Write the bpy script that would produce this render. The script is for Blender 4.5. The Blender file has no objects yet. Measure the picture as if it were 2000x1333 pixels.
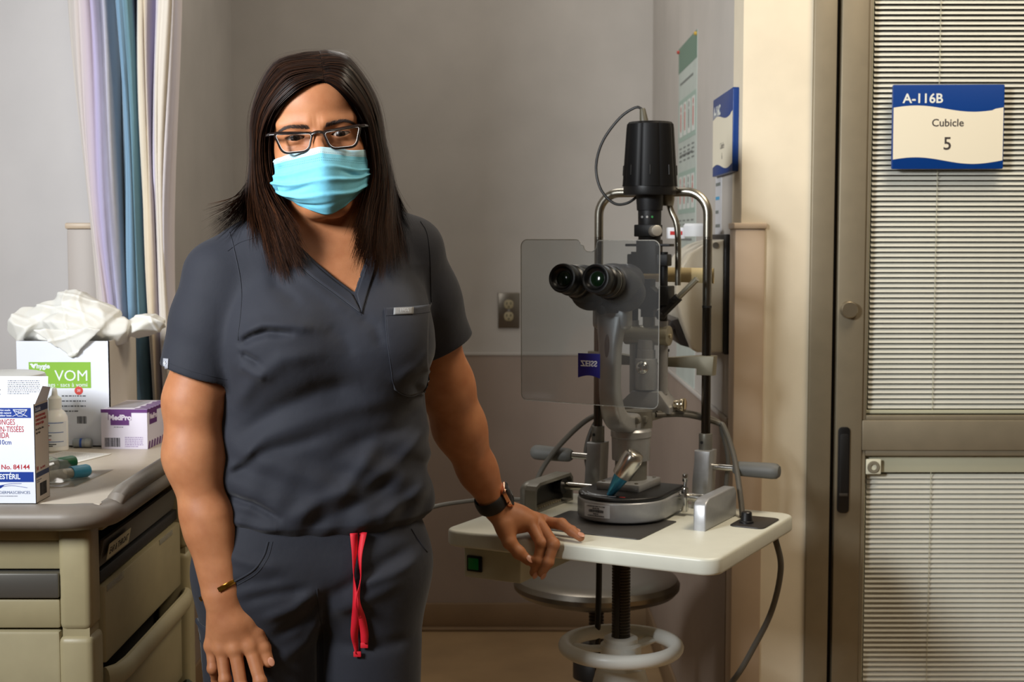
import bpy, bmesh, math, random
import numpy as np
from mathutils import Vector, Matrix, Euler
from mathutils.bvhtree import BVHTree

# ------------------------------------------------------------------ camera, world, lights, exposure
S = bpy.context.scene
C = S.collection
R = math.radians
random.seed(7)
RNG = np.random.default_rng(7)

cam_d = bpy.data.cameras.new('camera'); cam = bpy.data.objects.new('camera', cam_d); C.objects.link(cam)
cam_d.lens = 50; cam_d.sensor_width = 36; cam_d.clip_start = .05; cam_d.clip_end = 50
cam.location = (0, 0, 1.29); cam.rotation_euler = (R(90 - 4.2), 0, 0)
cam_d.dof.use_dof = True; cam_d.dof.focus_distance = 1.98; cam_d.dof.aperture_fstop = 9.0
S.camera = cam

W = bpy.data.worlds.new('world'); S.world = W; W.use_nodes = True
W.node_tree.nodes['Background'].inputs[0].default_value = (.9, .85, .8, 1)
W.node_tree.nodes['Background'].inputs[1].default_value = .02

def lamp(name, loc, target, size, watts, col, sy=None, spread=180):
    l = bpy.data.lights.new(name, 'AREA'); l.energy = watts; l.color = col; l.size = size
    if sy: l.shape = 'RECTANGLE'; l.size_y = sy
    l.spread = R(spread)
    o = bpy.data.objects.new(name, l); C.objects.link(o); o.location = loc
    o.rotation_euler = (Vector(target) - Vector(loc)).to_track_quat('-Z', 'Y').to_euler()
    return o
lamp('softbox_light', (-1.60, .45, 2.0), (-.38, 2.05, 1.60), .55, 22, (.94, .97, 1), None, 76)
lamp('overhead_area_light', (1.0, 2.05, 2.66), (1.0, 2.05, 0), .6, 26, (1, .86, .67), .6)
lamp('overhead_area_light', (.35, .2, 2.66), (.35, .2, 0), .6, 8, (1, .90, .76), 1.2)  # added fill light above the camera, not a known fixture
lamp('overhead_area_light', (-.1, 3.7, 2.66), (-.1, 3.7, 0), .5, 8.5, (1, .95, .89), 1.0)
S.view_settings.view_transform = 'Standard'; S.view_settings.look = 'None'
S.view_settings.exposure = -0.08; S.view_settings.gamma = 1; S.view_settings.use_curve_mapping = False

# ------------------------------------------------------------------ helpers
def srgb(r, g=None, b=None):
    if g is None: r, g, b = r
    f = lambda c: (c/255/12.92) if c/255 <= .04045 else ((c/255+.055)/1.055)**2.4
    return (f(r), f(g), f(b), 1)

MATS = {}
def mat(name, rgb=(200,200,200), rough=.5, metal=0., var=0., scale=20., bump=0., bscale=200., spec=.5, sheen=0., coat=0., emit=None, sss=0., stretch=None):
    """procedural principled material: base colour with noise variation and fine relief"""
    if name in MATS: return MATS[name]
    m = bpy.data.materials.new(name); m.use_nodes = True; MATS[name] = m
    nt = m.node_tree; b = nt.nodes['Principled BSDF']
    b.inputs['Base Color'].default_value = srgb(rgb); b.inputs['Roughness'].default_value = rough
    b.inputs['Metallic'].default_value = metal; b.inputs['Specular IOR Level'].default_value = spec
    if sheen: b.inputs['Sheen Weight'].default_value = sheen; b.inputs['Sheen Roughness'].default_value = .5
    if coat: b.inputs['Coat Weight'].default_value = coat
    if sss:
        b.inputs['Subsurface Weight'].default_value = sss; b.inputs['Subsurface Radius'].default_value = (1, .35, .2)
        b.inputs['Subsurface Scale'].default_value = .006
    if emit:
        b.inputs['Emission Color'].default_value = srgb(emit[0]); b.inputs['Emission Strength'].default_value = emit[1]
    tc = nt.nodes.new('ShaderNodeTexCoord'); src = tc.outputs['Object']
    if stretch:
        mp = nt.nodes.new('ShaderNodeMapping'); mp.inputs['Scale'].default_value = stretch
        nt.links.new(src, mp.inputs['Vector']); src = mp.outputs['Vector']
    if var:
        n = nt.nodes.new('ShaderNodeTexNoise'); n.inputs['Scale'].default_value = scale; n.inputs['Detail'].default_value = 5
        nt.links.new(src, n.inputs['Vector'])
        r = nt.nodes.new('ShaderNodeValToRGB'); cr = r.color_ramp
        c0 = [max(0, x*(1-var)) for x in rgb]; c1 = [min(255, x*(1+var)) for x in rgb]
        cr.elements[0].position = .3; cr.elements[0].color = srgb(c0); cr.elements[1].position = .7; cr.elements[1].color = srgb(c1)
        nt.links.new(n.outputs['Fac'], r.inputs['Fac']); nt.links.new(r.outputs['Color'], b.inputs['Base Color'])
    if bump:
        n2 = nt.nodes.new('ShaderNodeTexNoise'); n2.inputs['Scale'].default_value = bscale; n2.inputs['Detail'].default_value = 3
        nt.links.new(src, n2.inputs['Vector'])
        bp = nt.nodes.new('ShaderNodeBump'); bp.inputs['Strength'].default_value = bump; bp.inputs['Distance'].default_value = .001
        nt.links.new(n2.outputs['Fac'], bp.inputs['Height']); nt.links.new(bp.outputs['Normal'], b.inputs['Normal'])
    return m

def clear(name, tint=(240,245,245), haze=.0, hazecol=(200,200,200), rough=.03, gloss=.08, fres=.5):
    """thin clear sheet: mostly transparent, fresnel gloss, a little diffuse haze"""
    if name in MATS: return MATS[name]
    m = bpy.data.materials.new(name); m.use_nodes = True; MATS[name] = m
    nt = m.node_tree; nt.nodes.clear(); N = nt.nodes.new; L = nt.links.new
    out = N('ShaderNodeOutputMaterial'); tr = N('ShaderNodeBsdfTransparent'); tr.inputs[0].default_value = srgb(tint)
    gl = N('ShaderNodeBsdfGlossy'); gl.inputs['Roughness'].default_value = rough
    lw = N('ShaderNodeLayerWeight'); lw.inputs[0].default_value = .35
    mul = N('ShaderNodeMath'); mul.operation = 'MULTIPLY_ADD'; mul.inputs[1].default_value = fres; mul.inputs[2].default_value = gloss*.4
    L(lw.outputs['Fresnel'], mul.inputs[0])
    m1 = N('ShaderNodeMixShader'); L(mul.outputs[0], m1.inputs[0]); L(tr.outputs[0], m1.inputs[1]); L(gl.outputs[0], m1.inputs[2])
    last = m1
    if haze:
        df = N('ShaderNodeBsdfDiffuse'); df.inputs[0].default_value = srgb(hazecol)
        m2 = N('ShaderNodeMixShader'); m2.inputs[0].default_value = haze
        L(m1.outputs[0], m2.inputs[1]); L(df.outputs[0], m2.inputs[2]); last = m2
    L(last.outputs[0], out.inputs[0])
    return m

def tag(o, label=None, cat=None, group=None, kind=None):
    if label: o['label'] = label
    if cat: o['category'] = cat
    if group: o['group'] = group
    if kind: o['kind'] = kind
    return o

def empty(name, loc=(0,0,0), rz=0, label=None, cat=None, group=None, kind=None):
    o = bpy.data.objects.new(name, None); C.objects.link(o); o.location = loc; o.rotation_euler = (0, 0, rz)
    o.empty_display_size = .05
    return tag(o, label, cat, group, kind)

def meshobj(name, verts, faces, m, parent=None, smooth=False, loc=None):
    me = bpy.data.meshes.new(name); me.from_pydata([tuple(v) for v in verts], [], [tuple(f) for f in faces]); me.update()
    return link(name, me, m, parent, smooth, loc)

def link(name, me, m, parent=None, smooth=False, loc=None):
    o = bpy.data.objects.new(name, me); C.objects.link(o)
    if m is not None:
        for mm in (m if isinstance(m, (list, tuple)) else [m]): me.materials.append(mm)
    if smooth: me.polygons.foreach_set('use_smooth', [True]*len(me.polygons))
    if parent: o.parent = parent
    if loc: o.location = loc
    return o

def spow(x, e): return math.copysign(abs(x)**e, x)
class MB:
    """collects shapes into one mesh"""
    def __init__(s, off=(0,0,0)): s.bm = bmesh.new(); s.off = Vector(off); s.sm = False
    def _new(s, bm2, M=None):
        me = bpy.data.meshes.new('t'); bm2.to_mesh(me); bm2.free()
        if M is not None: me.transform(M)
        s.bm.from_mesh(me); bpy.data.meshes.remove(me); return s
    def box(s, lo, hi, bev=0., seg=2, M=None):
        b = bmesh.new(); bmesh.ops.create_cube(b, size=1)
        lo, hi = Vector(lo), Vector(hi); c = (lo+hi)/2; d = hi-lo
        for v in b.verts: v.co = Vector((v.co.x*d.x, v.co.y*d.y, v.co.z*d.z)) + c
        if bev: bmesh.ops.bevel(b, geom=b.edges[:], offset=min(bev, min(abs(d.x),abs(d.y),abs(d.z))*.49), segments=seg, affect='EDGES', profile=.5)
        return s._new(b, M)
    def cyl(s, a, b_, r, r2=None, n=24, bev=0., cap=True):
        a, b_ = Vector(a), Vector(b_); r2 = r if r2 is None else r2
        d = b_-a; L = d.length; q = d.to_track_quat('Z', 'Y').to_matrix().to_4x4()
        if bev:
            e = min(bev, L*.45)
            prof = [(0,0),(max(r-e,1e-5),0),(r-e*.3,e*.3),(r,e),(r2,L-e),(r2-e*.3,L-e*.3),(max(r2-e,1e-5),L),(0,L)]
        else: prof = ([(0,0)] if cap else [])+[(r,0),(r2,L)]+([(0,L)] if cap else [])
        return s.lathe(prof, n, Matrix.Translation(a) @ q)
    def lathe(s, prof, n=24, M=None):
        b = bmesh.new(); rings = []
        for (r, z) in prof:
            if r < 1e-6: rings.append([b.verts.new((0,0,z))])
            else: rings.append([b.verts.new((r*math.cos(2*math.pi*i/n), r*math.sin(2*math.pi*i/n), z)) for i in range(n)])
        for A, B in zip(rings, rings[1:]):
            for i in range(n):
                j = (i+1) % n
                if len(A) == 1 and len(B) == 1: continue
                if len(A) == 1: b.faces.new((A[0], B[j], B[i])) if False else b.faces.new((A[0], B[i], B[j]))
                elif len(B) == 1: b.faces.new((A[i], B[0], A[j]))
                else: b.faces.new((A[i], B[i], B[j], A[j]))
        bmesh.ops.recalc_face_normals(b, faces=b.faces[:])
        return s._new(b, M)
    def tube(s, pts, r, n=10, cap=True, flat=None, closed=False, sq=1.):
        P = [Vector(p) for p in pts]; b = bmesh.new(); rings = []; N = len(P)
        rr = r if isinstance(r, (list, tuple)) else [r]*N
        up = None
        for i, p in enumerate(P):
            if closed: t = P[(i+1) % N]-P[i-1]
            else: t = P[min(i+1, N-1)] - P[max(i-1, 0)]
            t.normalize()
            if up is None: up = t.orthogonal().normalized() if flat is None else (Vector(flat)-t*Vector(flat).dot(t)).normalized()
            else: up = (up - t*up.dot(t)).normalized()
            sd = t.cross(up)
            k = 1 if not isinstance(rr[i], tuple) else None
            ra, rb = (rr[i], rr[i]) if k else rr[i]
            rings.append([b.verts.new(p + up*ra*spow(math.cos(2*math.pi*(j+.5)/n), sq) + sd*rb*spow(math.sin(2*math.pi*(j+.5)/n), sq)) for j in range(n)])
        prs = list(zip(rings, rings[1:])) + ([(rings[-1], rings[0])] if closed else [])
        for A, B in prs:
            for j in range(n): k = (j+1) % n; b.faces.new((A[j], A[k], B[k], B[j]))
        if cap and not closed: b.faces.new(rings[0][::-1]); b.faces.new(rings[-1])
        bmesh.ops.recalc_face_normals(b, faces=b.faces[:])
        return s._new(b)
    def prism(s, poly, h, M=None, bev=0., seg=2):
        """polygon (xy) extruded from z=0 to z=h"""
        b = bmesh.new(); vs = [b.verts.new((x, y, 0)) for x, y in poly]; f = b.faces.new(vs)
        r = bmesh.ops.extrude_face_region(b, geom=[f]); bmesh.ops.translate(b, verts=[v for v in r['geom'] if isinstance(v, bmesh.types.BMVert)], vec=(0,0,h))
        bmesh.ops.recalc_face_normals(b, faces=b.faces[:])
        if bev:
            es = [e for e in b.edges if abs(e.verts[0].co.z-e.verts[1].co.z) < 1e-7]
            bmesh.ops.bevel(b, geom=es, offset=bev, segments=seg, affect='EDGES', profile=.5)
        return s._new(b, M)
    def sphere(s, c, r, n=16, M=None):
        b = bmesh.new(); bmesh.ops.create_uvsphere(b, u_segments=n, v_segments=max(6, n*2//3), radius=1)
        rr = (r, r, r) if not isinstance(r, (tuple, list)) else r
        for v in b.verts: v.co = Vector((v.co.x*rr[0], v.co.y*rr[1], v.co.z*rr[2]))
        MM = Matrix.Translation(Vector(c)) @ (M if M is not None else Matrix.Identity(4))
        return s._new(b, MM)
    def build(s, name, m, parent=None, smooth=True, ang=35, loc=None):
        for v in s.bm.verts: v.co += s.off
        me = bpy.data.meshes.new(name); s.bm.to_mesh(me); s.bm.free()
        o = link(name, me, m, parent, False, loc)
        if smooth: 
            me.polygons.foreach_set('use_smooth', [True]*len(me.polygons))
            try: me.set_sharp_from_angle(angle=R(ang))
            except Exception: pass
        return o

def frame(o, x, y, z=None):
    """matrix with origin o, x and y axes (and z = x cross y)"""
    x = Vector(x).normalized(); y = Vector(y); z = x.cross(y).normalized(); y = z.cross(x)
    return Matrix(((x.x, y.x, z.x, o[0]), (x.y, y.y, z.y, o[1]), (x.z, y.z, z.z, o[2]), (0,0,0,1)))

def text(body, size, M, m, parent=None, name='lettering', align='LEFT', bold=0., sx=1., spacing=1., depth=.0001, fn=None):
    cu = bpy.data.curves.new('t', 'FONT'); cu.body = body; cu.size = size; cu.align_x = align; cu.align_y = 'BOTTOM_BASELINE'
    cu.extrude = depth; cu.offset = bold; cu.space_character = spacing; cu.resolution_u = 3
    to = bpy.data.objects.new('t', cu)
    me = bpy.data.meshes.new_from_object(to)
    bpy.data.objects.remove(to); bpy.data.curves.remove(cu)
    me.transform(M @ Matrix.Diagonal((sx, 1, 1, 1)))
    me.name = name
    return link(name, me, m, parent)

def smoothpath(keys, n=40):
    """Catmull-Rom through keys"""
    K = [Vector(k) for k in keys]; K = [K[0]*2-K[1]] + K + [K[-1]*2-K[-2]]
    out = []; segs = len(K)-3; per = max(2, n//segs)
    for i in range(segs):
        a, b, c, d = K[i:i+4]
        for j in range(per):
            t = j/per
            out.append(.5*((2*b)+(c-a)*t+(2*a-5*b+4*c-d)*t*t+(3*b-a-3*c+d)*t*t*t))
    out.append(K[-2]); return out

def rrect(w, h, r, n=5, cx=0, cy=0):
    """rounded rectangle outline, counter clockwise"""
    out = []
    for (sx, sy, a0) in ((1,-1,-90),(1,1,0),(-1,1,90),(-1,-1,180)):
        for i in range(n+1):
            a = R(a0+90*i/n); out.append((cx+sx*(w/2-r)+r*math.cos(a), cy+sy*(h/2-r)+r*math.sin(a)))
    return out

# palette
M_wall = mat('wall_paint', (172,166,158), .75, var=.025, scale=6, bump=.12, bscale=260)
M_wallL = mat('wall_paint_light', (190,186,184), .75, var=.02, scale=6, bump=.12, bscale=260)
M_pillar = mat('pillar_paint', (214,202,178), .7, var=.025, scale=9, bump=.12, bscale=260)
M_wains = mat('wainscot_vinyl', (144,128,115), .55, var=.02, scale=8, bump=.1, bscale=500)
M_guard = mat('corner_guard_vinyl', (176,156,134), .5, var=.02, scale=10)
M_base = mat('cove_base_vinyl', (126,102,74), .5, var=.04, scale=7)
M_floor = mat('floor_vinyl', (160,132,96), .38, var=.06, scale=5, bump=.05, bscale=60)
M_ceil = mat('ceiling_tile_paint', (225,222,214), .9, var=.02)
M_alu = mat('bronze_aluminium', (132,122,102), .42, .35, var=.02, scale=30)
M_gap = mat('gap_black', (12,12,12), .7)
M_black = mat('black_plastic', (16,16,17), .38, var=.05, scale=60)
M_blackm = mat('matt_black_paint', (20,21,24), .5, bump=.1, bscale=900)
M_white = mat('white_card', (226,228,232), .55, var=.01)
M_print = mat('black_print', (30,30,34), .7)
# ------------------------------------------------------------------ the setting
def struct(name, mb, m, parent=None, smooth=True): 
    o = mb.build(name, m, parent, smooth)
    if parent is None: o['kind'] = 'structure'
    return o
YB, XL, XR, YF, ZC = 4.6, -.895, .45, 2.8, 2.7
struct('floor', MB().box((-3.6,-3.4,-.05),(3.6,YB+.1,0)), M_floor)
struct('ceiling', MB().box((-3.6,-3.4,ZC),(3.6,YB+.1,ZC+.05)), M_ceil)
wb = struct('wall_back', MB().box((XL-.1,YB,0),(XR+.1,YB+.1,ZC)), M_wall)
MB().box((XL+.004,YB-.004,.09),(XR-.004,YB,.905)).build('wainscot_panel', M_wains, wb)
MB().box((XL+.004,YB-.007,.905),(XR-.004,YB,.915),.002).build('cap_strip', M_wall, wb)
wl = struct('wall_left', MB().box((XL-.1,YF+.12,0),(XL,YB,ZC)), M_wall)
MB().box((XL,YF+.13,.09),(XL+.004,YB-.008,.905)).build('wainscot_panel', M_wains, wl)
MB().box((XL,YF+.13,.905),(XL+.007,YB-.008,.915),.002).build('cap_strip', M_wall, wl)
wr = struct('wall_right', MB().box((XR,YF+.12,0),(XR+.1,YB,ZC)), M_wall)
MB().box((XR-.004,YF+.13,.09),(XR,YB-.008,.905)).build('wainscot_panel', M_wains, wr)
MB().box((XR-.007,YF+.13,.905),(XR,YB-.008,.915),.002).build('cap_strip', M_wall, wr)
struct('wall_front_left', MB().box((-3.5,YF,0),(-.826,YF+.12,ZC)), M_wallL)
struct('wall_front_right', MB().box((XR,YF,0),(.585,YF+.12,ZC)), M_pillar)
struct('wall_above_door', MB().box((.585,YF,2.12),(3.5,YF+.12,ZC)), M_pillar)
struct('wall_far_right', MB().box((1.62,YF,0),(3.5,YF+.12,2.12)), M_pillar)
struct('wall_side_left', MB().box((-3.6,-3.4,0),(-3.5,YF,ZC)), M_wallL)
struct('wall_side_right', MB().box((3.5,-3.4,0),(3.6,YF,ZC)), M_wallL)
struct('wall_behind_camera', MB().box((-3.5,-3.4,0),(3.5,-3.3,ZC)), M_wallL)
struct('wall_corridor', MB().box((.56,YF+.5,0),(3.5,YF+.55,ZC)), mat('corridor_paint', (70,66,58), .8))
# cove bases
struct('baseboard_back', MB().box((XL,YB-.012,0),(XR,YB,.09),.005).box((XL,YB-.03,0),(XR,YB-.008,.012),.008), M_base)
struct('baseboard_left', MB().box((XL,YF+.13,0),(XL+.012,YB-.032,.09),.005), M_base)
struct('baseboard_right', MB().box((XR-.012,YF+.13,0),(XR,YB-.032,.09),.005), M_base)
struct('baseboard_front_left', MB().box((-3.5,YF-.012,0),(-.875,YF,.09),.005), M_base)
struct('baseboard_pillar', MB().box((XR+.05,YF-.012,0),(.583,YF,.09),.005), M_base)
# corner guards: an angle of vinyl round each free corner, with an end cap
def guard(name, x, sgn, m):
    """solid vinyl angle wrapped round the corner at x; sgn points into the wall"""
    o = struct(name, MB().box((min(x-sgn*.013,x+sgn*.046),YF-.007,.02),(max(x-sgn*.013,x+sgn*.046),YF-.0002,1.305),.003).box((min(x-sgn*.013,x-sgn*.0002),YF-.002,.02),(max(x-sgn*.013,x-sgn*.0002),YF+.06,1.305),.002), m)
    e = MB().box((min(x-sgn*.016,x+sgn*.049),YF-.010,1.305),(max(x-sgn*.016,x+sgn*.049),YF-.0002,1.317),.003).box((min(x-sgn*.016,x-sgn*.0002),YF-.005,1.305),(max(x-sgn*.016,x-sgn*.0002),YF+.062,1.317),.002)
    e.build('end_cap', mat('guard_cap_vinyl', (190,170,146), .45), o)
guard('trim_1', XR, 1, M_guard); guard('trim_2', -.826, -1, mat('guard_vinyl_grey', (168,158,150), .5))

# ------------------------------------------------------------------ sliding door with blinds between the glass
door = empty('door_1', (1.1,YF,0), 0, 'bronze sliding door with slatted blinds behind glass beside the cream pillar', None, None, 'structure')
D = (-1.1,-YF,0)
def dpart(name, m, *boxes, bev=.003, parent=door):
    b = MB(D)
    for lo, hi in boxes: b.box(lo, hi, bev)
    return b.build(name, m, parent)
dpart('jamb', M_alu, ((.585,2.788,0),(.630,2.9,2.12)))
dpart('gap_shade_strip', M_gap, ((.630,2.812,0),(.640,2.83,2.12)))  # black strip standing in for the shaded gap between jamb and stile
dpart('stile', M_alu, ((.639,2.79,.02),(.692,2.83,2.1)))
dpart('stile', M_alu, ((1.56,2.79,.02),(1.615,2.83,2.1)))
dpart('rail', M_alu, ((.692,2.791,.867),(1.56,2.829,.928)))
dpart('rail', M_alu, ((.692,2.791,2.03),(1.56,2.829,2.1))); dpart('rail', M_alu, ((.692,2.791,.02),(1.56,2.829,.1)))
dpart('glazing_bead', M_alu, ((.692,2.795,.928),(.7005,2.828,2.03)),((1.5515,2.795,.928),(1.56,2.828,2.03)),((.7005,2.795,.928),(1.5515,2.828,.937)),((.7005,2.795,2.02),(1.5515,2.828,2.03)), bev=.0015)
dpart('glazing_bead', M_alu, ((.692,2.795,.1),(.7005,2.828,.867)),((1.5515,2.795,.1),(1.56,2.828,.867)),((.7005,2.795,.1),(1.5515,2.828,.109)),((.7005,2.795,.856),(1.5515,2.828,.867)), bev=.0015)
M_pane = clear('door_glass', (252,252,250), 0, gloss=.06, fres=.3)
dpart('pane', M_pane, ((.7005,2.800,.937),(1.5515,2.803,2.02)), bev=0)
dpart('pane', M_pane, ((.7005,2.800,.109),(1.5515,2.803,.856)), bev=0)
M_slat = mat('blind_slat_enamel', (250,249,242), .4, .0, var=.01, scale=30)
def slat_mesh(tilt, x0, x1):
    vs, fs = [], []
    n = 5; w = .0118; t = .0005
    for x in (x0, x1):
        for k in range(n):
            q = k/(n-1)-.5; cy = q*w; cz = .0012*(1-4*q*q)
            y = cy*math.cos(tilt)-cz*math.sin(tilt); z = cy*math.sin(tilt)+cz*math.cos(tilt)
            vs.append((x, y, z)); vs.append((x, y+t*math.sin(tilt), z-t*math.cos(tilt)))
    for k in range(n-1):
        a = 2*k; b = 2*n
        fs += [(a, a+2, b+a+2, b+a), (a+1, b+a+1, b+a+3, a+3)]
    fs += [(0,2*n,2*n+1,1), (2*n-2,2*n-1,4*n-1,4*n-2)]
    me = bpy.data.meshes.new('slat'); me.from_pydata(vs, [], fs); me.update(); me.materials.append(M_slat)
    me.polygons.foreach_set('use_smooth', [True]*len(me.polygons)); return me
def blind(zlo, zhi, tilt, header):
    bl = MB(D)
    if header:
        bl.box((.704,2.807,zhi-.033),(1.548,2.823,zhi),.002)
    else: bl.box((.704,2.807,zlo),(1.548,2.823,zlo+.007),.002)
    bo = bl.build('blind', mat('blind_rail_enamel', (214,212,190), .4), door)
    me = slat_mesh(tilt, .708-1.1, 1.545-1.1)
    z = zlo+.014 if not header else zlo+.008; top = zhi-.006 if not header else zhi-.036
    i = 0
    while z < top:
        s = bpy.data.objects.new('slat', me); C.objects.link(s); s.parent = bo; s.location = (0, 2.815-YF, z); z += .01005
    for x in (.835, 1.2, 1.42):
        MB(D).tube([(x,2.8085,zlo),(x,2.8085,zhi-.03)], .0007, 6).build('ladder_cord', mat('cord_white', (210,206,184), .7), bo)
    MB(D).box((.7015,2.806,zlo),(.7045,2.822,zhi),.001).build('side_track', mat('blind_rail_enamel'), bo)
    return bo
blind(.939, 2.018, R(41), False)
b2 = blind(.111, .854, R(48), True)
kk = MB(D); kk.lathe([(0,0),(.0125,0),(.0125,.004),(.011,.006),(.006,.006),(.006,.003),(0,.003)], 28, frame((.7175,2.8,.8335),(1,0,0),(0,0,1)))
kk.build('blind_knob', mat('knob_grey', (120,114,98), .5), b2)
MB(D).box((.7025,2.7965,.819),(.7325,2.8,.8495),.002).build('knob_plate', mat('blind_rail_enamel'), b2)
lk = MB(D); lk.lathe([(0,0),(.0165,0),(.0172,.002),(.0165,.012),(.0145,.014),(0,.014)], 32, frame((.6605,2.79,1.147),(1,0,0),(0,0,1))); 
lk.build('thumb_turn', mat('satin_bronze', (150,138,116), .35, .8), door)
ph = MB(D); ph.prism(rrect(.0235,.172,.008), .004, frame((.656,2.79,.829),(1,0,0),(0,0,1)), .0015)
pho = ph.build('pull_handle', M_black, door)
MB(D).box((.6475,2.7845,.777),(.6645,2.7862,.783),.0005).build('pull_edge', mat('pull_grey', (60,56,50), .4), pho)
MB(D).prism(rrect(.017,.12,.004), .0012, frame((.656,2.7862,.841),(1,0,0),(0,0,1)), .0004).build('pull_recess', mat('deep_black', (6,6,6), .6), pho)

# ------------------------------------------------------------------ wave-banded room signs
M_blue = mat('sign_blue', (0,52,120), .35); M_cream = mat('sign_cream', (220,212,190), .45)
def wave_sign(M, w, h, th, parent):
    """local x right, y up, z out"""
    b = MB(); b.prism(rrect(w,h,.003,3), th, M, .001); bo = b.build('plate', M_blue, parent)
    n = 40; top = []; bot = []
    for i in range(n+1):
        q = i/n; x = -w/2+.0018+(w-.0036)*q; wv = math.sin(q*2*math.pi*.95+.35)
        top.append((x, h*.215+.0062*wv+(.002 if q>.9 else 0))); bot.append((x, -h*.40+.0065*wv))
    vs = [M @ Vector((x,y,th+.0004)) for x,y in bot] + [M @ Vector((x,y,th+.0004)) for x,y in top]
    fs = [(i,i+1,n+2+i,n+1+i) for i in range(n)]
    meshobj('wave_panel', vs, fs, M_cream, parent)
sg = empty('room_sign', (.848,2.795,1.503), 0, 'blue and cream A-116B Cubicle 5 sign on the door blinds', 'sign', 'cubicle signs')
SM = frame((0,0,0),(1,0,.003),(0,0,1))
wave_sign(SM, .217, .163, .007, sg)
tz = .0075
def st(body, size, x, y, m, **k): return text(body, size, SM @ Matrix.Translation((x,y,tz)), m, sg, **k)
st('A-116B', .0255, -.089, .0465, mat('sign_letter', (214,216,208), .5), bold=.0005)
M_dk = mat('sign_dark_letter', (58,52,50), .5)
st('Cubicle', .0205, -.001, .001, M_dk, align='CENTER', bold=.0003); st('5', .035, -.001, -.044, M_dk, align='CENTER', bold=.0004)
s2 = empty('room_sign', (XR,2.985,1.503), 0, 'blue wave banded sign seen edge-on on the cubicle side wall', 'sign', 'cubicle signs')
SM2 = frame((0,0,0),(0,-1,0),(0,0,1))
wave_sign(SM2, .28, .166, .012, s2)
text('A-116C', .03, SM2 @ Matrix.Translation((-.125,.043,.0125)), mat('sign_letter'), s2, bold=.0012)
text('Cubicle', .019, SM2 @ Matrix.Translation((0,-.03,.0125)), M_dk, s2, align='CENTER')
text('6', .02, SM2 @ Matrix.Translation((0,-.052,.0125)), M_dk, s2, align='CENTER')

# ------------------------------------------------------------------ wall outlet
ol = empty('wall_outlet', (-.0105,YB,1.052), 0, 'brushed metal duplex outlet on the back wall', 'outlet')
OM = frame((0,0,0),(1,0,0),(0,0,1))
MB().prism(rrect(.07,.115,.003), .006, OM, .0025).build('cover_plate', mat('brushed_steel_plate', (120,112,100), .32, .85, stretch=(1,1,30)), ol)
for k, zz in enumerate((.0195,-.0195)):
    f = MB().prism([(x*.9,y) for x,y in rrect(.034,.029,.0125,6,0,zz)], .0085, OM, .001).build('socket', mat('socket_ivory', (150,138,106), .5), ol)
    for dx in (-.0065,.0065): MB().box((dx-.0013,-.0089,zz-.001),(dx+.0013,-.0083,zz+.008)).build('slot', M_gap, f)
    MB().cyl((0,-.0089,zz-.008),(0,-.0083,zz-.008),.0025,n=10).build('slot', M_gap, f)
MB().cyl((0,-.006,0),(0,-.008,0),.004,n=12).build('screw', mat('screw_steel', (170,165,158), .3, .9), ol)

# ------------------------------------------------------------------ poster, notice, dispenser on the right wall
po = empty('poster', (XR,3.68,1.45), 0, 'tall pale poster with green header pinned on the right wall', 'poster')
PM = frame((0,0,0),(0,-1,0),(0,0,1))
def slab(name, x0, x1, y0, y1, m, parent, M, z=.0006, th=.0004): return MB().box((x0,y0,z),(x1,y1,z+th), M=M).build(name, m, parent, False)
MB().box((-.19,-.62,0),(.19,.342,.0012), M=PM).build('sheet', mat('poster_paper', (176,184,176), .5, var=.03, scale=14), po)
slab('header_band', -.19,.19,.275,.342, mat('poster_green', (100,126,110), .5), po, PM, .0012)
slab('green_rule', -.19,.19,-.20,-.193, mat('poster_green'), po, PM, .0012)
MG = mat('poster_panel', (150,170,158), .5); MRd = mat('poster_red', (178,96,86), .5); MTx = mat('poster_text', (112,116,112), .6); MWh = mat('poster_white', (200,202,196), .5)
for yy in (.24,.05,-.17): slab('text_line', -.15,.12,yy,yy+.006, MTx, po, PM, .0012)
for (y0, y1) in ((.09,.20),(-.1,.01),(-.36,-.24)):
    slab('figure_panel', -.18,.18,y0,y1, MG, po, PM, .0012)
    for k in range(4):
        xx = -.155+k*.085; slab('figure_panel', xx,xx+.06,y0+.012,y1-.012, MWh, po, PM, .0016)
        pf = MB(); pf.prism(rrect(.018,.05,.008,4,xx+.03,(y0+y1)/2-.005), .0004, PM @ Matrix.Translation((0,0,.002))); pf.sphere((0,0,0),(.009,.009,.0003),10, PM @ Matrix.Translation((xx+.03,(y0+y1)/2+.03,.0022)))
        pf.build('printed_figure', MRd if k % 3 != 2 else MTx, po)
        for j in range(4): slab('text_line', xx,xx+.05,y0-.02-j*.011,y0-.016-j*.011, MTx, po, PM, .0012)
for xx in (-.18,.18):
    pin = MB().cyl(PM @ Vector((xx,.333,.001)), PM @ Vector((xx,.333,.008)), .005, .004, 10); pin.build('push_pin', mat('brass_pin' if xx>0 else 'red_pin', (196,160,70) if xx>0 else (170,60,50), .4), po)
nt_ = empty('notice_sheet', (XR,3.11,1.33), 0, 'narrow pale notice sheet taped below the blue wall sign', 'notice')
MB().box((-.045,-.21,0),(.045,.09,.001), M=PM).build('sheet', mat('notice_paper', (186,186,188), .55), nt_)
for k in range(9):
    slab('text_line', -.038,.03-(k%3)*.012,.07-k*.03,.077-k*.03, mat('notice_blue', (70,150,190), .5) if k in (1,5) else MTx, nt_, PM, .001)

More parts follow.
